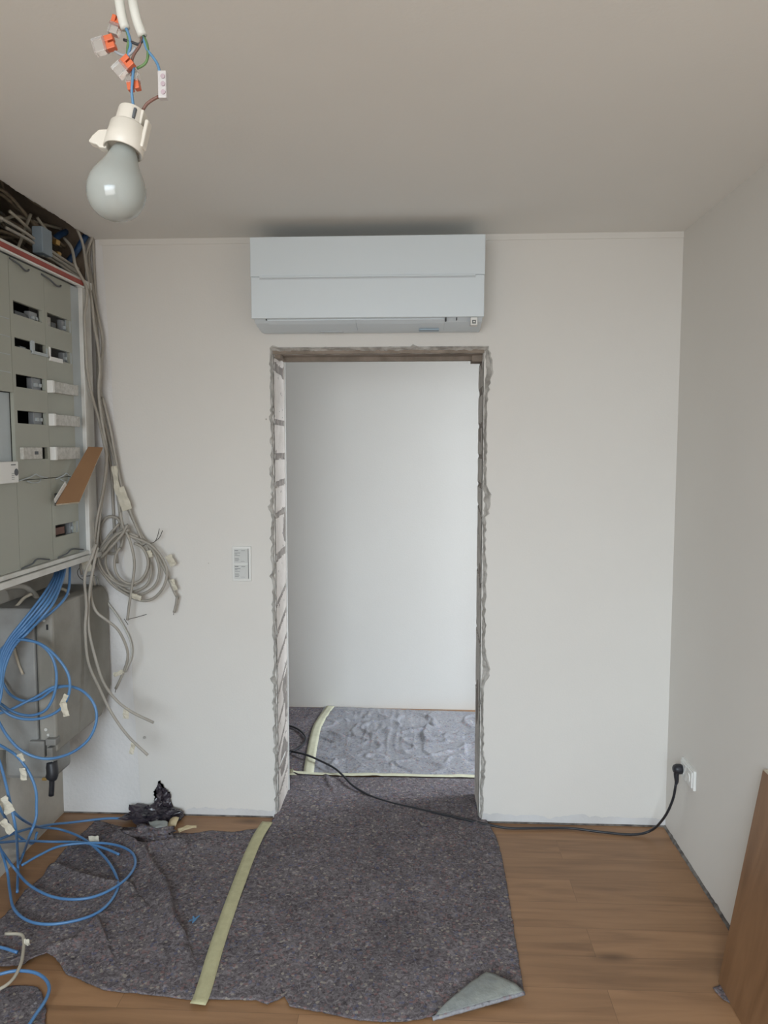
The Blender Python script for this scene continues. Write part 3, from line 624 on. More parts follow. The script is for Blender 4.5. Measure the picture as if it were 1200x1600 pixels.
# ================================================================ TAGS (parts of cables)
def tagpiece(parent, p, d, l=.03, w=.014, m='paper', seed=0):
    d = Vector(d).normalized(); s = d.cross(Vector((0, 1, .2))).normalized()*w; n_ = d.cross(s).normalized()
    rows = 6; V = []
    for i in range(rows+1):
        t = i/rows
        for j in (-1, 0, 1):
            V.append(p+d*l*t+s*.5*j*(1+.35*nz(t*4, seed+j))+n_*(.006*nz(t*3, seed, j)+(.002 if j == 0 else 0)))
    Fc = [(3*i+k, 3*i+k+1, 3*i+k+4, 3*i+k+3) for i in range(rows) for k in (0, 1)]
    return obj('paper_tag', V, Fc, m, parent, solid=.0012)
def cable(label, pts, r, m, group=None, name='cable', cat='cable', tags=(), wires=(), step=.012):
    o = MB().tube(spline(pts, step), r, 10).build(name, m, smooth=True)
    tag(o, label, cat, group)
    for i, (p, d, l, w_) in enumerate(tags): tagpiece(o, p, d, l, w_, seed=i+len(label) % 17)
    for wp in wires: MB().tube(spline(wp, .006), .0014, 6).build('bare_wire', 'darkwire', o, smooth=True)
    return o
yw = D-.02
def AL(l, y0, y1=None):
    n = len(l); y1 = y0 if y1 is None else y1
    return [A(u, v, y0+(y1-y0)*i/max(1, n-1)) for i, (u, v) in enumerate(l)]
GR = .0058
# grey cables dropping from the ceiling opening beside the cabinet
up = lambda u, v, y: A(u, v, y)
cable('grey cable hanging from the opening, crossing the board offcut corner beside the cabinet', [A(118, 352, 3.12)]+AL([(129, 380), (133, 406), (138, 440), (144, 474), (147, 507), (153, 541), (156, 575), (154, 612), (159, 655), (166, 700), (166, 738), (160, 780), (155, 817), (150, 862), (143, 890)], 3.15, 3.17), GR, 'grey_cable')
cable('grey cable hanging beside the cabinet and ending lowest right in a stripped tip', [A(150, 350, yw)]+AL([(143, 374), (136, 392), (135, 410), (144, 451), (151, 485), (160, 530), (158, 575), (157, 617), (165, 667), (177, 712), (186, 755), (200, 795), (220, 835), (240, 860), (258, 892), (271, 922), (276, 932)], yw-.02), GR, 'grey_cable',
      tags=[(A(262, 868, yw-.03), (.6, 0, -1), .05, .03), (A(268, 905, yw-.03), (.4, 0, -1), .05, .018)], wires=[[A(275, 929, yw-.02), A(279, 934, yw-.02), A(276, 940, yw-.02)]])
cable('short grey cable piece hanging lowest right off the cable coil', AL([(277, 931), (275, 945), (272, 957)], yw-.02), GR, 'grey_cable', wires=[[A(272, 956, yw-.02), A(271, 961, yw-.02)]])
cable('grey cable hugging the corner wall into the back of the coil', [A(146, 352, yw)]+AL([(141, 380), (139, 410), (146, 455), (149, 500), (154, 560), (157, 612), (168, 650), (175, 690), (180, 730), (183, 770), (187, 800), (188, 835), (190, 850)], yw), GR, 'grey_cable')
cable('grey cable draped across the white cabinet stile', [B(100, 372, XC-.06), B(112, 388, XC-.02)]+[B(u, v, XC+.012) for u, v in ((118, 415), (129, 436), (136, 452), (135, 474), (132, 496), (134, 540), (136, 575), (143, 615), (153, 650))]+AL([(162, 690), (166, 715), (162, 760), (152, 810), (147, 850), (145, 895), (148, 915)], 3.15), GR, 'grey_cable')
cable('grey cable straight down the corner behind the others', [A(144, 352, yw)]+AL([(147, 420), (150, 480), (152, 560), (155, 640), (166, 690), (174, 740), (177, 800), (180, 850), (183, 880)], yw+.005), GR, 'grey_cable')
cable('grey cable running from the paper tags down to the coil', AL([(160, 620), (172, 668), (180, 712), (190, 760), (206, 806), (221, 842), (232, 870), (236, 895), (228, 915), (205, 925), (185, 915), (168, 895)], yw-.03), GR, 'grey_cable',
      tags=[(A(178, 728, yw-.045), (.12, 0, -1), .11, .024), (A(186, 762, yw-.045), (.35, 0, -1), .10, .045)])
def ring(cu, cv, ru, rv, a0, a1, y0, y1, wob=0, n=22, tilt=0):
    out = []
    for i in range(n+1):
        a = math.radians(a0+(a1-a0)*i/n); du, dv = math.cos(a)*ru*(1+wob*nz(a, cu)), -math.sin(a)*rv*(1+wob*nz(a, cv))
        c_, s_ = math.cos(math.radians(tilt)), math.sin(math.radians(tilt))
        out.append(A(cu+du*c_-dv*s_, cv+du*s_+dv*c_, y0+(y1-y0)*i/n))
    return out
G2 = 'grey cables looped in the coil beside the cabinet'
cable('grey cable coil, round middle loop beside the cabinet with a loose stripped end', ring(199, 874, 34, 40, 60, 415, yw-.05, yw-.03, .05)+AL([(226, 850), (240, 862), (222, 852)], yw-.03)[:1], GR, 'grey_cable',
      wires=[[A(220, 855, yw-.04), A(229, 850, yw-.04), A(241, 847, yw-.04), A(246, 838, yw-.045), A(249, 826, yw-.05)], [A(241, 847, yw-.04), A(249, 840, yw-.045), A(254, 829, yw-.05)]])
cable('grey cable coil, small upper loop nearest the cabinet', ring(174, 836, 18, 30, -60, 290, yw-.02, yw-.01, .06), GR, 'grey_cable')
cable('grey cable coil, widest outer loop reaching right', [A(186, 818, yw-.04), A(166, 842, yw-.04)]+AL([(152, 868), (156, 888), (175, 913), (195, 927), (218, 938), (238, 936), (255, 918), (261, 893), (252, 870), (236, 852), (215, 842), (198, 836)], yw-.045, yw-.06), GR, 'grey_cable', tags=[(A(205, 930, yw-.07), (1, 0, -.3), .045, .022)])
cable('grey cable coil, second outer loop inside the widest', AL([(200, 820), (184, 832), (166, 850), (154, 868), (160, 890), (178, 908), (200, 916), (220, 908), (232, 885), (230, 862), (215, 845), (205, 838)], yw-.06, yw-.03), GR, 'grey_cable')
cable('grey cable coil, right loop around the bottom tag', AL([(210, 838), (228, 850), (242, 866), (249, 890), (244, 912), (228, 926), (208, 930), (190, 924)], yw-.03), GR, 'grey_cable', tags=[(A(232, 860, yw-.045), (.3, 0, -1), .03, .022)])
cable('grey cable coil, inner loop crossing at its centre', ring(205, 880, 26, 32, 130, 440, yw-.07, yw-.05, .05), GR, 'grey_cable')
cable('grey cable hanging straight through the coil with two bare wires at its tip', AL([(188, 800), (192, 822), (203, 845), (210, 880), (206, 917), (202, 945), (199, 969)], yw-.07), GR, 'grey_cable',
      wires=[[A(199, 968, yw-.07), A(215, 964, yw-.08), A(229, 960, yw-.085)], [A(200, 976, yw-.07), A(194, 967, yw-.06)]])
cable('short grey cable stub poking left over the top of the coil', AL([(160, 862), (172, 845), (186, 833), (202, 828)], yw-.075), GR, 'grey_cable')
cable('short grey cable stub crossing just under the upper stub', AL([(158, 872), (175, 853), (190, 836), (199, 820)], yw-.085), GR, 'grey_cable')
# cables hanging lower, below the cabinet corner
cable('grey cable curving low and right, ending nearest the floor with a tag', AL([(150, 850), (143, 872), (135, 890), (132, 910), (135, 947), (133, 985), (138, 1035), (155, 1075), (175, 1115), (200, 1150), (231, 1180)], 2.98, 2.96), GR, 'grey_cable', tags=[(A(209, 1160, 2.96), (-.25, 0, -1), .05, .018)])
cable('grey cable curving right with a cut end above the lowest one', AL([(152, 855), (146, 885), (141, 915), (138, 950), (139, 985), (148, 1025), (161, 1065), (180, 1092), (205, 1112), (240, 1129)], 3.00, 2.98), GR, 'grey_cable', tags=[(A(198, 1106, 2.98), (-.15, 0, -1), .045, .024)])
cable('grey cable bowing out right and ending in a stripped tip by the wall stain', AL([(144, 900), (142, 930), (150, 955), (168, 970), (185, 985), (198, 1012), (199, 1032), (190, 1057), (181, 1076)], 3.02, 3.10), GR, 'grey_cable', tags=[(A(193, 1049, 3.08), (-1, 0, -.4), .045, .018)], wires=[[A(181, 1075, 3.10), A(180, 1082, 3.10)]])
cable('thin grey cable bowing faintly along the wall beside the stripped one', AL([(150, 900), (160, 930), (185, 965), (203, 1000), (205, 1025), (196, 1050)], yw), .004, 'white_cable')
cable('grey cable pair end tied with tape under the cabinet corner', AL([(150, 850), (140, 866), (131, 874), (126, 884), (128, 898)], 3.1), GR, 'grey_cable', tags=[(A(133, 875, 3.09), (.3, 0, -1), .05, .04)],
      wires=[[A(126, 885, 3.1), A(121, 893, 3.1), A(124, 902, 3.1), A(134, 909, 3.1)], [A(127, 900, 3.1), A(137, 900, 3.1), A(148, 899, 3.1)]])
# beige cables left of the junction box
cable('beige cable kinked across the top of the junction box', AL([(6, 975), (12, 958), (28, 945), (38, 934), (50, 928)], 2.78), .006, 'beige_cable')
cable('fat grey conduit arching over the junction box top', AL([(-40, 945), (-10, 924), (15, 917), (38, 917), (55, 930), (62, 948)], 2.8, 2.95), .011, 'grey_cable', name='conduit', cat='conduit')
cable('short beige cable looping out behind the blue bundle', AL([(82, 938), (86, 925), (96, 920), (105, 925), (108, 936)], 2.96), .006, 'beige_cable')
cable('beige cable end dangling in front of the junction box side', AL([(20, 1005), (24, 1020), (30, 1040), (36, 1054)], 2.72), .005, 'beige_cable')
cable('thin beige cable straight down the left side of the junction box', AL([(8, 960), (10, 1000), (12, 1060), (14, 1120), (16, 1155)], 2.74), .005, 'beige_cable')

# ================================================================ BLUE CABLES
BR = .0050
bl = 'blue_cable'
def blue(label, pts, **k): return cable(label, pts, BR, bl, **k)
blue('blue cable in the bundle, outermost right, leaving the cabinet on its own', [A(109, 880, 2.98), A(109, 900, 2.90), A(107, 922, 2.80), A(99, 938, 2.74), A(82, 955, 2.70)]+AL([(60, 972), (38, 992), (20, 1012), (5, 1040)], 2.68, 2.60))
for k, (du, dv, w_) in enumerate([(0, 0, 'uppermost'), (4, 3, 'second'), (8, 6, 'third'), (12, 8, 'fourth'), (15, 13, 'lowest')]):
    blue('blue cable, %s strand of the slanting bundle under the cabinet' % w_, [A(90+du*.8, 880, 2.98), A(84+du, 902, 2.84), A(70+du, 926+dv, 2.72-.008*k), A(52+du, 950+dv, 2.68-.008*k)]+AL([(32+du*.8, 975+dv), (14+du*.5, 998+dv), (2+du*.3, 1022+dv*2), (-2+du*.2, 1050+dv*3), (-12, 1085+dv*4)], 2.65, 2.54-.01*k))
blue('blue cable, large upper loop in front of the junction box with white tags', AL([(-6, 1025), (8, 1008), (22, 1000), (40, 1000), (65, 1007), (90, 1028), (107, 1055), (108, 1083), (96, 1106), (75, 1119), (50, 1124), (22, 1120), (0, 1106), (-15, 1090)], 2.64, 2.58), tags=[(A(104, 1085, 2.60), (-.5, 0, -1), .045, .016), (A(98, 1098, 2.59), (.25, 0, -1), .05, .024)])
blue('blue cable, inner upper loop just inside the large one', AL([(-5, 1050), (6, 1018), (25, 999), (45, 1000), (66, 1009), (81, 1026), (88, 1050), (87, 1075), (80, 1097), (68, 1112), (45, 1118), (20, 1112), (-5, 1095)], 2.67, 2.62))
blue('blue cable, wide lower loop swinging furthest right', AL([(-4, 1050), (5, 1068), (16, 1085), (37, 1095), (62, 1092), (82, 1078), (105, 1072), (128, 1079), (144, 1095), (151, 1115), (148, 1137), (136, 1158), (112, 1176), (82, 1185), (56, 1183), (30, 1170), (10, 1148), (-5, 1122)], 2.70, 2.58))
blue('blue cable rising in a slant across both upper loops', AL([(-10, 1118), (18, 1108), (38, 1098), (58, 1088), (82, 1074), (100, 1072)], 2.62, 2.68))
blue('blue cable passing the junction box latch down to the floor pile', AL([(-8, 1160), (10, 1170), (28, 1183), (46, 1208), (56, 1235), (57, 1262), (56, 1280), (46, 1307)], 2.62, 2.56)+[Z(38, 1330, .03), Z(30, 1350, .012)], tags=[(A(30, 1178, 2.60), (.4, 0, -1), .03, .022), (A(35, 1200, 2.58), (.1, 0, -1), .045, .022)])
blue('blue cable hanging straight near the frame edge', AL([(-6, 1175), (4, 1205), (15, 1250), (25, 1298)], 2.5, 2.5)+[Z(28, 1350, .04), Z(27, 1394, .02)])
FZ = .020
def FL(l, z=FZ):                                             # on the floor, or leaning up against the left wall
    out = []
    for u, v in l:
        p = Z(u, v, z); out.append(p if p.x > XL+.04 else B(u, v, XL+.04))
    return out
blue('blue cable, longest oval loop lying over the felt blanket', [A(-10, 1245, 2.5)]+[A(14, 1262, 2.55), A(36, 1281, 2.62)]+FL([(60, 1292), (94, 1296), (131, 1311), (165, 1341), (184, 1375), (180, 1397), (161, 1420), (131, 1435), (82, 1444), (45, 1439), (22, 1420), (15, 1390), (11, 1360), (0, 1325), (-15, 1300)], .024))
blue('blue cable, flat oval loop crossing the longest loop', FL([(-10, 1310), (0, 1326), (22, 1356), (45, 1382), (82, 1401), (124, 1405), (161, 1396), (195, 1375), (211, 1352), (206, 1332), (180, 1320), (142, 1317), (94, 1322), (60, 1337), (34, 1352)], .034), tags=[(Z(139, 1311, .045), (1, .1, 0), .04, .028)])
blue('blue cable running level across the loops towards the plastic bag', FL([(-10, 1317), (37, 1314), (75, 1315), (124, 1316), (146, 1320), (170, 1328), (186, 1335)], .03))
blue('blue cable reaching right along the wall to the plastic bag', FL([(-5, 1313), (37, 1297), (75, 1289), (112, 1285), (165, 1279), (196, 1279)], .012))
blue('blue cable falling across the left edge onto the floor loops', [A(-10, 1245, 2.45), A(4, 1270, 2.48)]+FL([(22, 1300), (50, 1318), (58, 1300)], .03))
blue('blue cable end poking in at the left above the beige hook', FL([(-30, 1478), (0, 1480), (27, 1488)], .02))
blue('blue cable hooping over the small blanket at the bottom left', FL([(-25, 1528), (0, 1522), (24, 1517), (52, 1519), (70, 1529), (77, 1544), (71, 1563), (56, 1585), (43, 1605), (30, 1622)], .03))
cable('beige cable hooking down onto the blanket at the bottom left', FL([(8, 1459), (33, 1460), (37, 1470), (37, 1480), (33, 1505), (20, 1530), (0, 1545), (-20, 1548)], .035), .005, 'beige_cable', tags=[(Z(38, 1472, .045), (1, 0, 0), .018, .024)])
for p, d, l, w_, lab in [((2, 1247), (.6, 0, -1), .06, .04, 'upper'), ((3, 1282), (.8, 0, -1), .055, .03, 'lower')]:
    o = tagpiece(None, A(p[0], p[1], 2.48), d, l, w_); o.name = 'masking_tape_scrap'
    tag(o, '%s pale masking tape scrap stuck on the blue cables at the left edge' % lab, 'tape')

# ================================================================ CEILING VOID CONTENTS
VG = 'dusty cables tangled inside the ceiling opening'
for k in range(16):
    r1, r2, r3 = random.random(), random.random(), random.random()
    x0 = -1.50-.22*r1; z0 = ZC-.12+.26*r2
    pts = []
    for i in range(6):
        y = 2.2+(D-.06-2.2)*i/5
        pts.append((x0+.06*nz(i*.9, k*2.1)-.03*i/5*(r3-.5), y, z0+.10*nz(i*.8, k*3.7, 5)-.04*(i/5)**2))
    cable('dusty brownish cable in the tangle inside the ceiling opening above the cabinet', pts, .0065, 'void_cable' if k % 3 else 'grey_cable', VG, step=.02)
for k, (ua, ub) in enumerate([((0, 340), (122, 420)), ((10, 356), (124, 426)), ((60, 388), (126, 430)), ((66, 398), (128, 436))]):
    a_, c_ = B(*ua, XC-.05), B(*ub, XC-.05)
    cable(['topmost', 'second', 'third', 'lowest'][k]+' pale cable lying along the cabinet top', [a_, a_.lerp(c_, .33)+Vector((-.01, 0, .012)), a_.lerp(c_, .66)+Vector((.006, 0, -.004)), c_], GR, 'grey_cable')
for k, pl in enumerate([[(15, 330), (35, 348), (55, 370), (62, 392)], [(48, 335), (40, 355), (34, 372), (28, 388)], [(58, 340), (70, 356), (82, 372), (96, 385)], [(0, 345), (25, 338), (50, 345), (90, 356), (118, 362)]]):
    cable(['grey-brown cable bending down behind the blue grey box in the opening', 'grey-brown cable crossing left of the blue grey box in the opening', 'grey-brown cable curving right of the blue grey box to the brass clamps', 'pale cable bowed highest under the torn ceiling edge'][k], [B(u, v, XC-.09-.02*k) for u, v in pl], .006, 'beige_cable')
p = B(66, 378, XC-.045)
o = MB().obox(p, (.02, 0, 0), (0, .038, 0), (0, .0, .048)).build('adapter_box', mat('blue_grey_plastic', (.25, .31, .36), .5), bevel=.003); tag(o, 'blue grey plastic box lying among the cables in the ceiling opening', 'box')
for k, (u, v) in enumerate([(88, 379), (90, 398)]):
    p = B(u, v, XC-.06); b = MB(); b.obox(p, (.008, 0, 0), (0, .016, 0), (0, .003, .010)); b.lathe([(.006, -.012), (.006, .012)], p+Vector((.003, 0, .006)), (0, 1, .2), 12)
    o = b.build('brass_clamp', 'brass', bevel=.002); tag(o, ['upper', 'lower'][k]+' small brass clamp beside the blue grey box in the opening', 'clamp')
cable('dark blue tube rising behind the cables in the ceiling opening', [B(80, 378, XC-.15), B(92, 368, XC-.13), B(104, 362, XC-.13), B(118, 356, XC-.14), B(130, 346, XC-.15), B(136, 336, XC-.16)], .013, 'bluetube', name='conduit_tube', cat='tube')
cable('dark blue tube dropping to the cabinet corner under the opening', [A(134, 368, D-.04), A(124, 385, D-.05), A(116, 398, D-.06), A(104, 412, D-.08), A(92, 424, D-.10)], .013, 'bluetube', name='conduit_tube', cat='tube')

# ================================================================ HANGING BULB
YBU = .86
def LP(u, v, dy=0): return A(u, v, YBU+dy)
k1 = YBU/FPX                                                  # metres per pixel at the lamp
lamp = empty('hanging_lamp', LP(188, 338), 'bare frosted bulb in a cream lampholder hanging from ceiling wires', 'hanging lamp')
axd = (LP(192, 270, -.012)-LP(210, 190, .0)).normalized()
o_ = LP(207, 172)                                            # top of the holder
px = k1
b = MB(); b.lathe([(17*px, 0), (20*px, 1.5*px), (21.5*px, 30*px), (21.5*px, 36*px)], o_, axd, 40); h1 = b.build('lamp_holder_cap', 'cream', lamp, smooth=False, bevel=.0008)
b = MB(); b.lathe([(25*px, 27*px), (27*px, 29*px), (28*px, 44*px), (28.5*px, 45*px), (29.5*px, 68*px), (28*px, 69*px), (26.5*px, 66*px), (24*px, 60*px)], o_, axd, 48); h2 = b.build('lamp_holder', 'cream', lamp)
for pl in h2.data.polygons: pl.use_smooth = len(pl.vertices) == 4
for pl in h1.data.polygons: pl.use_smooth = len(pl.vertices) == 4
# slotted tab, side latch and the bracket wing
side = Vector((1, 0, 0)); side = (side-axd*side.dot(axd)).normalized(); fwd = axd.cross(side)
b = MB(); b.obox(o_+axd*15*px+side*17*px-fwd*0, side*5*px, fwd*9*px, axd*13*px); b.build('slotted_tab', 'cream', lamp, bevel=.001)
b = MB(); b.obox(o_+axd*38*px+side*29*px, side*3*px, fwd*8*px, axd*22*px); b.build('side_clip', 'cream', lamp, bevel=.0015)
b = MB(); b.obox(o_+axd*12*px+side*12.5*px-Vector((0, 17*px, 0)), side*1.6*px, fwd*3.0*px, axd*8*px); b.build('slot', 'darkgrey', lamp)
w_ = [( -22, 38), (-42, 42), (-50, 53), (-54, 63), (-48, 65), (-40, 66), (-36, 70), (-24, 70)]
b = MB(); V = []
for s_ in (-7, 7): V += [o_+side*a*px+axd*h*px+fwd*s_*px for a, h in w_]
n = len(w_); b.add(V, [tuple(range(n)), tuple(range(n, 2*n))[::-1]]+[(i, (i+1) % n, n+(i+1) % n, n+i) for i in range(n)]); b.build('bracket_wing', 'cream', lamp, bevel=.0015)
# bulb A60
prof = [(13, 55), (17, 62), (20.5, 70), (24, 80), (29, 90), (35, 100), (40, 110), (42.8, 120), (43.5, 128), (42.8, 137), (40, 147), (35, 156), (28, 163.5), (19, 169), (9, 172), (0.5, 172.8)]
pr = []
for i in range(len(prof)-1):
    for j in range(4):
        a_, b_, c_, d_ = prof[max(i-1, 0)], prof[i], prof[i+1], prof[min(i+2, len(prof)-1)]; t = j/4
        pr.append(tuple(.5*((2*b_[q])+(c_[q]-a_[q])*t+(2*a_[q]-5*b_[q]+4*c_[q]-d_[q])*t*t+(3*b_[q]-a_[q]-3*c_[q]+d_[q])*t**3)*px for q in (0, 1)))
pr.append((.05*px, 172.8*px))
ax2 = (LP(187, 292, -.008)-LP(204, 205)).normalized()
b = MB(); b.lathe(pr, o_+side*0*px+(ax2-axd)*0, ax2, 64); b.build('bulb', 'bulb', lamp, smooth=True)
def wire(name, l, r, m, par=lamp): return MB().tube(spline([LP(*p) for p in l], .004), r, 12).build(name, m, par, smooth=True)
w1 = wire('sheathed_cable', [(176, -330, .25), (178, -160, .10), (181, -60, .04), (184, -20, .01), (187, 5), (191, 28), (196, 45)], 7.2*px, 'white_cable')
w2 = wire('sheathed_cable', [(192, -330, .27), (196, -160, .12), (200, -60, .05), (204, -20, .02), (209, 10), (215, 35), (223, 56)], 7.2*px, 'white_cable')
wr_ = 2.1*px
wire('wire', [(197, 44), (202, 58), (204, 72), (200, 88), (205, 100), (208, 115)], 2.4*px, 'blue').name = 'blue_wire'
wire('blue_wire', [(209, 105, -.003), (207, 125, -.004), (206, 145, -.003), (209, 170)], wr_, 'blue')
wire('blue_wire', [(224, 58), (229, 76), (238, 88), (246, 100), (250, 114)], wr_, 'blue')
wire('green_wire', [(224, 56), (230, 70), (231, 88), (226, 100), (214, 107)], wr_, 'green')
wire('green_wire', [(198, 48), (201, 62), (199, 80), (202, 95)], wr_, 'green')
wire('brown_wire', [(222, 58), (218, 72), (210, 84), (206, 96), (208, 108)], wr_, 'brown')
wire('brown_wire', [(223, 172), (230, 162), (240, 155), (248, 151)], 2.4*px, 'brown')
wire('black_wire', [(226, 56), (218, 69), (206, 66), (193, 62)], wr_, 'black')
wire('grey_wire', [(176, 77), (186, 84), (198, 87), (206, 82), (212, 74)], wr_, 'breaker')
wire('brown_wire', [(206, 96), (209, 110), (206, 120)], wr_*1.2, 'brown')
def connector(u, v, ang, L=26, Wd=20, dy=-.004, flip=1):
    """clear lever connector with an orange lever row"""
    c_ = LP(u, v, dy); a = math.radians(ang); ex = Vector((math.cos(a), 0, math.sin(a))); ez = Vector((-math.sin(a), 0, math.cos(a))); ey = Vector((0, 1, 0))
    body = MB(); body.obox(c_-ex*L*.22*px*flip, ex*L*.30*px, ey*7*px, ez*Wd*.5*px)
    bo_ = body.build('wire_connector', 'clear', lamp, bevel=.0008)
    lv = MB()
    for s_ in (-.28, .28):
        lv.obox(c_+ex*L*.24*px*flip+ez*Wd*s_*px*.95, ex*L*.22*px, ey*6*px, ez*Wd*.20*px)
    lv.obox(c_+ex*L*.08*px*flip, ex*L*.12*px, ey*5*px, ez*Wd*.45*px)
    lv.build('orange_lever', 'orange', bo_, bevel=.0008)
connector(164, 70, 15, 34, 22)
connector(181, 40, 70, 28, 16, .004)
connector(194, 104, 40, 32, 20, -.006)
connector(208, 128, -80, 28, 20, .004, 1)
tb = MB(); tb.obox(LP(255, 134), Vector((6.5*px, 0, 0)), Vector((0, 6*px, 0)), Vector((0, 0, 20*px)))
t_ = tb.build('terminal_block', mat('translucent_white_plastic', (.66, .63, .62), .35, trans=.25), lamp, bevel=.001)
pgm = mat('pinkish_grey_metal', (.42, .33, .36), .4, metal=.3)
for k in (-12, 0, 11): MB().lathe([(3.4*px, 0), (3.4*px, 2*px)], LP(257, 134)+Vector((0, -6*px, k*px)), (0, -1, 0), 14).build('terminal_screw', pgm, t_)


# ================================================================ FELT BLANKETS
def resample(pl, n):
    pl = [Vector(p) for p in pl]; d = [0]
    for a_, c_ in zip(pl, pl[1:]): d.append(d[-1]+(c_-a_).length)
    out = []; k = 0
    for i in range(n+1):
        t = d[-1]*i/n
        while k < len(d)-2 and d[k+1] < t: k += 1
        out.append(pl[k].lerp(pl[k+1], (t-d[k])/max(1e-9, d[k+1]-d[k])))
    return out
def coons(top, bot, left, right, nu, nv, hf, fray=.003):
    """sheet between four floor outlines, top/bottom run left to right, left/right run top to bottom"""
    t, b_, l, r = resample(top, nu), resample(bot, nu), resample(left, nv), resample(right, nv)
    V = []
    for j in range(nv+1):
        q = j/nv
        for i in range(nu+1):
            p = i/nu
            P = t[i]*(1-q)+b_[i]*q+l[j]*(1-p)+r[j]*p-(t[0]*(1-p)*(1-q)+t[-1]*p*(1-q)+b_[0]*(1-p)*q+b_[-1]*p*q)
            if i in (0, nu) or j in (0, nv):
                P = P+Vector((nz(P.x*40, P.y*40, 1), nz(P.x*40, P.y*40, 7), 0))*fray+Vector((nz(P.x*140, P.y*140, 1), nz(P.x*140, P.y*140, 7), 0))*fray*.7
            e = min(p, 1-p, q, 1-q)
            V.append(Vector((P.x, P.y, hf(P.x, P.y, e))))
    Fc = [(j*(nu+1)+i, j*(nu+1)+i+1, (j+1)*(nu+1)+i+1, (j+1)*(nu+1)+i) for j in range(nv) for i in range(nu)]
    return V, Fc
def Fp(l, z=0): return [Z(u, v, z) for u, v in l]
def ridge(x, y, line, w, h):
    best = 9
    for a_, c_ in zip(line, line[1:]):
        ax, ay, bx, by = a_.x, a_.y, c_.x, c_.y; dx, dy = bx-ax, by-ay
        t = max(0, min(1, ((x-ax)*dx+(y-ay)*dy)/(dx*dx+dy*dy))); best = min(best, math.hypot(x-ax-t*dx, y-ay-t*dy))
    return h*math.exp(-(best/w)**2)
mid = [(425, 1290), (405, 1335), (380, 1395), (360, 1440), (345, 1482), (326, 1535), (318, 1566)]
cr = [(Fp([(222, 1330), (240, 1362), (258, 1385), (266, 1410), (270, 1440), (284, 1462), (292, 1478)]), .013, .030), (Fp([(78, 1352), (120, 1372), (165, 1384), (200, 1388), (214, 1402)]), .012, .022),
      (Fp([(60, 1490), (95, 1480), (120, 1474), (150, 1440), (168, 1480)]), .014, .018), (Fp([(180, 1302), (215, 1330), (260, 1322), (300, 1318)]), .012, .028), (Fp([(30, 1400), (50, 1392), (80, 1398)]), .012, .014)]
def fold(x, y, line, w1, w2, h):
    # a lapped fold: steep on the right of the line, easing off on its left
    best = 9; side = 1
    for a_, c_ in zip(line, line[1:]):
        ax, ay = a_.x, a_.y; dx, dy = c_.x-ax, c_.y-ay
        t = max(0, min(1, ((x-ax)*dx+(y-ay)*dy)/(dx*dx+dy*dy))); ex, ey = x-ax-t*dx, y-ay-t*dy; d = math.hypot(ex, ey)
        if d < best: best = d; side = 1 if dx*ey-dy*ex > 0 else -1
    end = min(1, min((Vector((x, y, 0))-line[0]).length, (Vector((x, y, 0))-line[-1]).length)/.04)
    return h*end*(math.exp(-(best/w1)**2) if side > 0 else math.exp(-best/w2))
def h_left(x, y, e):
    h = .0045+.003*nz(x*5, y*5)+.0016*nz(x*17, y*17, 3)
    for l, w_, hh in cr:
        # a sharp fold: steep on one side
        h += fold(x, y, l, w_*.5, .05, hh)
    return max(.003, h)
def h_main(x, y, e):
    h = .006+.003*nz(x*4, y*4, 2)+.0012*nz(x*15, y*15, 4)
    h += .010*math.exp(-((y-D-.12)/.16)**2)
    h += ridge(x, y, R1, .010, .010)+ridge(x, y, R2, .012, .010)
    return max(.005, h)
R1 = Fp([(510, 1215), (515, 1228), (523, 1240)]); R2 = Fp([(742, 1262), (744, 1290), (748, 1312)])
Vv, Ff = coons(Fp([(150, 1283), (175, 1290), (205, 1297), (250, 1302), (300, 1304), (330, 1300), (362, 1303), (395, 1298), (425, 1290)]), Fp([(-42, 1522), (0, 1513), (35, 1512), (58, 1500), (74, 1495), (88, 1502), (105, 1525), (160, 1548), (230, 1556), (280, 1561), (318, 1566)]),
               Fp([(150, 1283), (138, 1296), (100, 1330), (84, 1350), (68, 1372), (40, 1395), (25, 1415), (0, 1440), (-25, 1465), (-42, 1522)]), Fp(mid), 150, 130, h_left)
o = obj('felt_blanket', Vv, Ff, 'felt', smooth=True, solid=.003); tag(o, 'rumpled grey mottled felt blanket left of the long diagonal tape strip', 'blanket')
topm = Fp([(452, 1213), (470, 1214), (560, 1216), (650, 1217), (746, 1219)])
rightm = Fp([(746, 1219), (750, 1240), (754, 1262), (759, 1284), (776, 1312), (785, 1345), (792, 1385), (802, 1450), (811, 1505), (818, 1552)])
botm = Fp([(318, 1563), (400, 1565), (418, 1572), (432, 1566), (445, 1558), (452, 1575), (500, 1584), (560, 1596), (600, 1599), (640, 1598), (678, 1590), (748, 1572), (818, 1552)])
leftm = Fp([(452, 1213), (450, 1228), (440, 1252), (428, 1280)]+mid[1:-1]+[(318, 1563)])
Vv, Ff = coons(topm, botm, leftm, rightm, 150, 170, h_main)
mb_ = obj('felt_blanket', Vv, Ff, 'felt', smooth=True, solid=.003); tag(mb_, 'large mottled grey felt blanket running through the doorway, corner folded over', 'blanket')
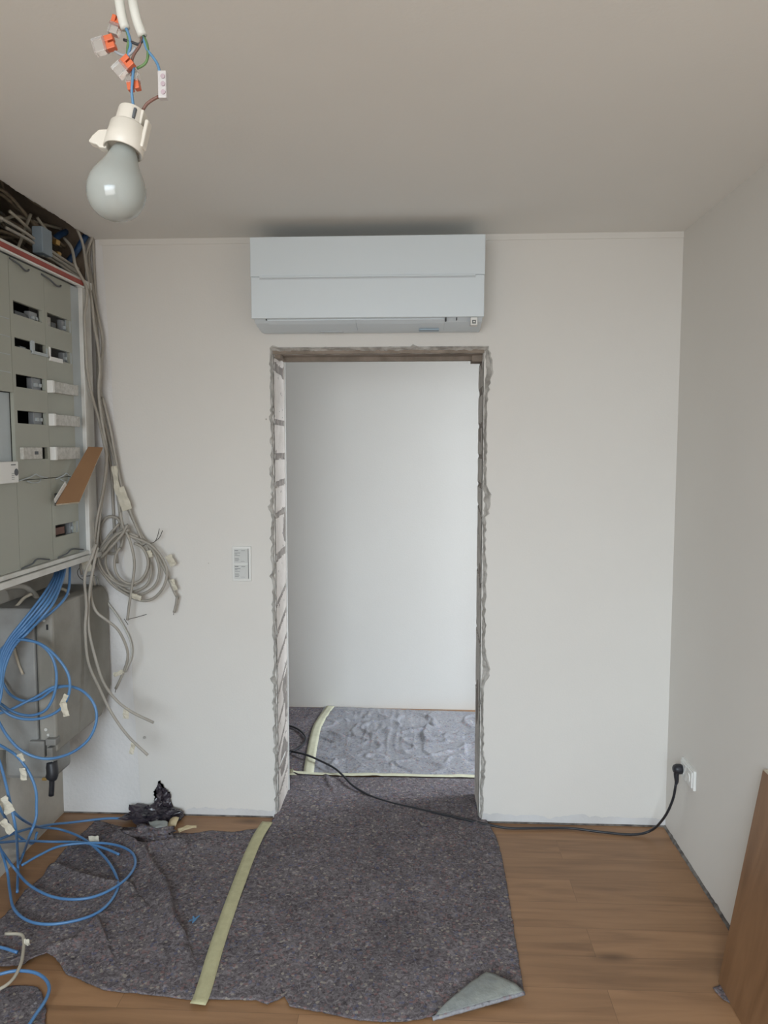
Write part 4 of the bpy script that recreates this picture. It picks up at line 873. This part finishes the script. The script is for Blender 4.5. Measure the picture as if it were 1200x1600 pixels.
# folded corner showing the film backing
fa, fb, fc = Z(676, 1592, .012), Z(819, 1552, .016), Z(760, 1524, .012)
n = 24; V = []; ids = {}
for i in range(n+1):
    for j in range(n+1-i):
        a_, c_ = i/n, j/n; p = fa*(1-a_-c_)+fb*a_+fc*c_
        lift = .009*math.sin(min(1, (c_)*1.0)*math.pi)*(1-.3*a_)+.006*math.sin(math.pi*min(1, c_*4)/2)
        p = p+Vector((0, 0, lift+.004+.003*nz(p.x*30, p.y*30)))+Vector((nz(p.x*60, 1), nz(p.y*60, 2), 0))*.003
        ids[i, j] = len(V); V.append(p)
Fc = []
for i in range(n):
    for j in range(n-i):
        Fc.append((ids[i, j], ids[i+1, j], ids[i, j+1]))
        if i+j < n-1: Fc.append((ids[i+1, j], ids[i+1, j+1], ids[i, j+1]))
f_ = obj('folded_corner', V, Fc, 'under', mb_, smooth=True, solid=.003); f_['label'] = 'smooth grey underside of the folded corner'
rl = MB().tube([fa.lerp(fb, i/30)+Vector((0, 0, .0005+.0015*nz(i*.5))) for i in range(31)], .0062, 10).build('fold_roll', 'feltfilm', mb_, smooth=True)
# hall blankets
def wr(x, y, s): return 1-abs(2*abs(nz(x, y, s))-0)
def h_hall(x, y, e):
    a_ = .008
    r_ = max(0, 1-abs(nz(x*5+.6*y, y*8, 4))*9)*.010+max(0, 1-abs(nz(x*22, y*3, 9))*6)*.004*max(0, .3+nz(x*2, y*3, 5)*2)+.008*nz(x*3, y*4, 2)
    for l, w_, hh, xc, yc, rr in hfine:
        if abs(x-xc) < rr and abs(y-yc) < rr: r_ += fold(x, y, l, w_, w_*3, hh)
    for l, w_, hh in hr: r_ += fold(x, y, l, w_*.5, .05, hh)
    k_ = 1-.9*max(ridge(x, y, dl, .045, 1), ridge(x, y, [dl[-1], Vector((1.3, dl[-1].y, 0))], .03, 1)); r_ *= k_*min(1, max(0, (HALL-y)/.15))
    return max(.004, a_+r_)
hr = [(Fp([(518, 1172), (540, 1180), (560, 1198), (575, 1206)]), .014, .02), (Fp([(580, 1146), (605, 1150), (630, 1155)]), .012, .012), (Fp([(575, 1190), (600, 1198), (622, 1206)]), .014, .016), (Fp([(708, 1180), (730, 1195)]), .012, .014), (Fp([(725, 1160), (728, 1185)]), .012, .014), (Fp([(718, 1132), (746, 1136)]), .016, .03)]
rnd = random.Random(11); hfine = []
for k in range(46):
    xc, yc = -.55+1.3*rnd.random(), 3.8+.8*rnd.random(); a_ = rnd.choice([-.45, -.3, .15, 1.3, 1.5, -.7])+.3*rnd.random(); L_2 = .04+.10*rnd.random()
    e_ = Vector((math.cos(a_), math.sin(a_), 0))*L_2; n_2 = Vector((-e_.y, e_.x, 0))*.25
    hfine.append(([Vector((xc, yc, 0))-e_, Vector((xc, yc, 0))+n_2, Vector((xc, yc, 0))+e_], .006+.004*rnd.random(), .006+.010*rnd.random(), xc, yc, L_2+.06))
hz = Z(700, 1112).y
fy0 = Z(600, 1214).y
def rowp(y, x0, x1, n=6): return [Vector((x0+(x1-x0)*i/n, y, 0)) for i in range(n+1)]
yt = HALL-.03
dl = [Z(505, 1110), Z(492, 1135), Z(483, 1170), Z(478, 1212)]
Vv, Ff = coons([Vector((dl[0].x, HALL-.01, 0)), Vector((-.1, HALL-.04, 0)), Vector((.6, HALL-.07, 0)), Vector((1.2, HALL-.05, 0))], rowp(fy0, dl[-1].x, 1.1), [Vector((dl[0].x, HALL-.01, 0))]+dl[1:], [Vector((1.2, HALL-.05, 0)), Vector((1.1, fy0, 0))], 260, 130, h_hall)
o = obj('hall_felt_blanket', Vv, Ff, 'feltfilm', smooth=True, solid=.003); tag(o, 'creased bluish grey blanket on the hall floor right of the tape', 'blanket')
Vv, Ff = coons(rowp(HALL-.02, -1.5, dl[0].x+.03), rowp(fy0, -1.5, dl[-1].x+.02), [Vector((-1.5, HALL-.02, 0)), Vector((-1.5, fy0, 0))], [Vector((dl[0].x+.03, HALL-.02, 0))]+[d+Vector((.02, 0, 0)) for d in dl[1:]], 90, 90, lambda x, y, e: .004+.002*nz(x*6, y*6))
o = obj('hall_felt_blanket', Vv, Ff, 'felt', smooth=True, solid=.003); tag(o, 'darker felt blanket on the hall floor left of the tape', 'blanket')
# small blanket bottom left, and scrap under the board
Vv, Ff = coons(Fp([(-60, 1546), (0, 1546), (30, 1541), (58, 1545)]), Fp([(-60, 1650), (0, 1640), (40, 1630), (70, 1610)]), Fp([(-60, 1546), (-60, 1650)]), Fp([(58, 1545), (66, 1556), (72, 1580), (70, 1610)]), 40, 40, lambda x, y, e: .005+.004*nz(x*9, y*9))
o = obj('felt_blanket', Vv, Ff, 'felt', smooth=True, solid=.003); tag(o, 'small felt blanket piece at the bottom left corner under the blue hoop', 'blanket')
Vv, Ff = coons(Fp([(1114, 1546), (1125, 1541), (1140, 1548)]), Fp([(1128, 1562), (1148, 1572), (1160, 1580)]), Fp([(1114, 1546), (1128, 1562)]), Fp([(1140, 1548), (1152, 1562), (1160, 1580)]), 12, 10, lambda x, y, e: .004)
o = obj('felt_scrap', Vv, Ff, 'felt', smooth=True, solid=.003); tag(o, 'small felt scrap on the floor at the foot of the leaning board', 'felt scrap')

# ---- tape strips
def tape_strip(pts, w, z, m, label, n=60, hf=None):
    pl = resample(pts, n); V = []
    for i, p in enumerate(pl):
        d = (pl[min(i+1, n)]-pl[max(i-1, 0)]); d.z = 0; d.normalize(); s = Vector((-d.y, d.x, 0))
        for k in (-1, -.33, .33, 1):
            q = p+s*w*.5*k; q = q+d*(.004*nz(k*5, i*.9) if i in (0, n) else 0)
            zz = (hf(q.x, q.y, 0)+.0045) if hf else z
            V.append(Vector((q.x, q.y, zz)))
    Fc = [(4*i+k, 4*i+k+1, 4*i+k+5, 4*i+k+4) for i in range(n) for k in range(3)]
    o = obj('tape_strip', V, Fc, m, smooth=True, solid=.0006); return tag(o, label, 'tape')
hmx = lambda x, y, e: max(h_main(x, y, e), h_left(x, y, e))
tape_strip(spline(Fp([(418, 1289), (405, 1308), (388, 1345), (372, 1388), (356, 1432), (338, 1485), (322, 1540), (315, 1562), (309, 1574)]), .04), .048, 0, 'tape', 'long yellowish masking tape strip joining the two front blankets', hf=hmx)
tape_strip(spline(Fp([(517, 1106), (500, 1130), (493, 1148), (487, 1178), (482, 1211)]), .04), .052, 0, 'halltape', 'masking tape strip running away along the hall blanket', hf=h_hall)
tape_strip(Fp([(452, 1210), (530, 1214), (640, 1215), (746, 1217)]), .028, 0, 'halltape', 'pale masking tape strip lying straight across the doorway threshold', hf=lambda x, y, e: max(h_hall(x, y, e), h_main(x, y, e)))
b = MB(); p = Z(452, 1210, .01); q = .001
tv = [Z(449, 1203, .012), Z(458, 1201, .03), Z(458, 1207, .02), Z(464, 1211, .014), Z(452, 1211, .012)]
b.add(tv, [(0, 1, 2), (0, 2, 3, 4)]); o = b.build('tape_scrap', 'halltape', solid=.001); tag(o, 'curled torn tape end by the left door jamb at the threshold', 'tape')

# ================================================================ PLASTIC BAG AND SCRAPS BY THE WALL
def crumple(c, rx, ry, rz, seed, name, m, sub=5, amp=.35, zmin=.004):
    bm = bmesh.new(); bmesh.ops.create_icosphere(bm, subdivisions=sub, radius=1)
    me = bpy.data.meshes.new(name)
    for v in bm.verts:
        p = v.co.copy(); n_ = amp*(1.3*nz(p.x*1.6+seed, p.y*1.6, p.z*1.6)+1.0*nz(p.x*3.4+seed, p.y*3.4, p.z*3.4)+.45*nz(p.x*8, p.y*8, p.z*8+seed))
        p *= (.95+n_); v.co = Vector((p.x*rx, p.y*ry, p.z*rz))+Vector(c)+Vector((nz(p.x*6, p.y*6, 3), nz(p.y*6, p.z*6, 5), nz(p.z*6, p.x*6, 8)))*.012
        v.co.z = max(zmin, v.co.z); v.co.y = min(v.co.y, D-.012)
    bm.to_mesh(me); bm.free(); return me
bag = empty('plastic_bag', Z(240, 1290), 'crumpled black plastic bag with dark felt offcuts against the back wall', 'plastic bag')
def addme(me, name, m, par, smooth=True):
    me.materials.append(M[m]); o = bpy.data.objects.new(name, me); COL.objects.link(o)
    o.parent = par; o.matrix_parent_inverse = Matrix.Translation(-parent_loc(par))
    if smooth:
        for p_ in me.polygons: p_.use_smooth = True
    return o
c1 = Z(252, 1278, 0); addme(crumple((c1.x, c1.y+.03, .080), .036, .038, .060, 1.3, 'bunched_top', 'bag', sub=4, amp=.40), 'bunched_top', 'bag', bag, False)
c2 = Z(238, 1282, 0); addme(crumple((c2.x, c2.y, .024), .115, .06, .034, 4.3, 'spread_film', 'bag', amp=.36, sub=4), 'spread_film', 'bag', bag, False)
c3 = Z(238, 1308, 0)
o = addme(crumple((c3.x-.02, c3.y, .012), .10, .05, .026, 7.3, 'bunched_felt', 'felt', amp=.5, sub=4), 'bunched_felt', 'felt', bag)
def scrap(label, quad, m, seed):
    pl = [Z(u, v, z) for u, v, z in quad]; n = 8; V = []
    for i in range(n+1):
        for j in range(n+1):
            a_, c_ = i/n, j/n; p = (pl[0]*(1-a_)+pl[1]*a_)*(1-c_)+(pl[3]*(1-a_)+pl[2]*a_)*c_
            V.append(p+Vector((0, 0, .006*nz(a_*3, c_*3, seed)+.006*math.sin(a_*3.1))))
    Fc = [(i*(n+1)+j, i*(n+1)+j+1, (i+1)*(n+1)+j+1, (i+1)*(n+1)+j) for i in range(n) for j in range(n)]
    o = obj('paper_scrap', V, Fc, m, smooth=True, solid=.0012); return tag(o, label, 'paper scrap')
scrap('upright curled cream paper scrap beside the black bag', [(266, 1279, .03), (280, 1277, .045), (274, 1292, .012), (260, 1293, .010)], 'scrap', 1)
scrap('flat yellowish paper scrap right of the black bag', [(277, 1295, .020), (307, 1290, .022), (307, 1294, .018), (280, 1301, .018)], 'scrap', 4)
scrap('pale grey paper scrap under the front of the black bag', [(232, 1284, .045), (262, 1284, .045), (262, 1294, .03), (238, 1297, .03)], 'under', 7)
def blue_scrap():
    p = Z(302, 1439, .011); b = MB()
    for i, (dx, dy, a) in enumerate([(-.008, .004, .3), (.004, -.003, 1.0), (.0, .008, 2.0), (.01, .01, .8)]):
        q = p+Vector((dx, dy, .002*i)); e = Vector((math.cos(a), math.sin(a), .2))*.011; s_ = Vector((-math.sin(a), math.cos(a), 0))*.004
        b.add([q-e-s_, q+e-s_*.4, q+e+s_, q-e*.6+s_], [(0,1,2,3)])
    o = b.build('foil_scrap', 'blue', solid=.0008); tag(o, 'tiny blue plastic scrap on the blanket left of the long tape', 'scrap')
blue_scrap()

# ================================================================ LEANING BOARD
fb_, tb_ = Z(1122, 1536, 0), B(1192, 1203, XR-.019)
bx, by = fb_.x, fb_.y; tx, tz = tb_.x, tb_.z; ty = tb_.y; L = 1.15
n_ = Vector((-(tz), 0, -(XR-bx))).normalized()
b = MB()
near = Vector((0, -L, 0))
xw = XR-.003; q1_ = Vector((xw-.016, ty, tz)); q2_ = Vector((xw, ty, tz+.003)); q3_ = Vector((bx+.017, by, .0035)); q0_ = Vector((bx, by, .004))
for a_, mi in ((0, 0),):
    Vn = [q0_, q1_, q2_, q3_]; b.add(Vn+[v+near for v in Vn], [(0,1,5,4),(3,7,6,2)], 0); b.add(Vn+[v+near for v in Vn], [(0,3,2,1),(4,5,6,7),(1,2,6,5),(0,4,7,3)], 1)
o = b.build('leaning_board', ['board', 'cardedge']); tag(o, 'brown wooden board leaning against the right wall at the frame edge', 'board')
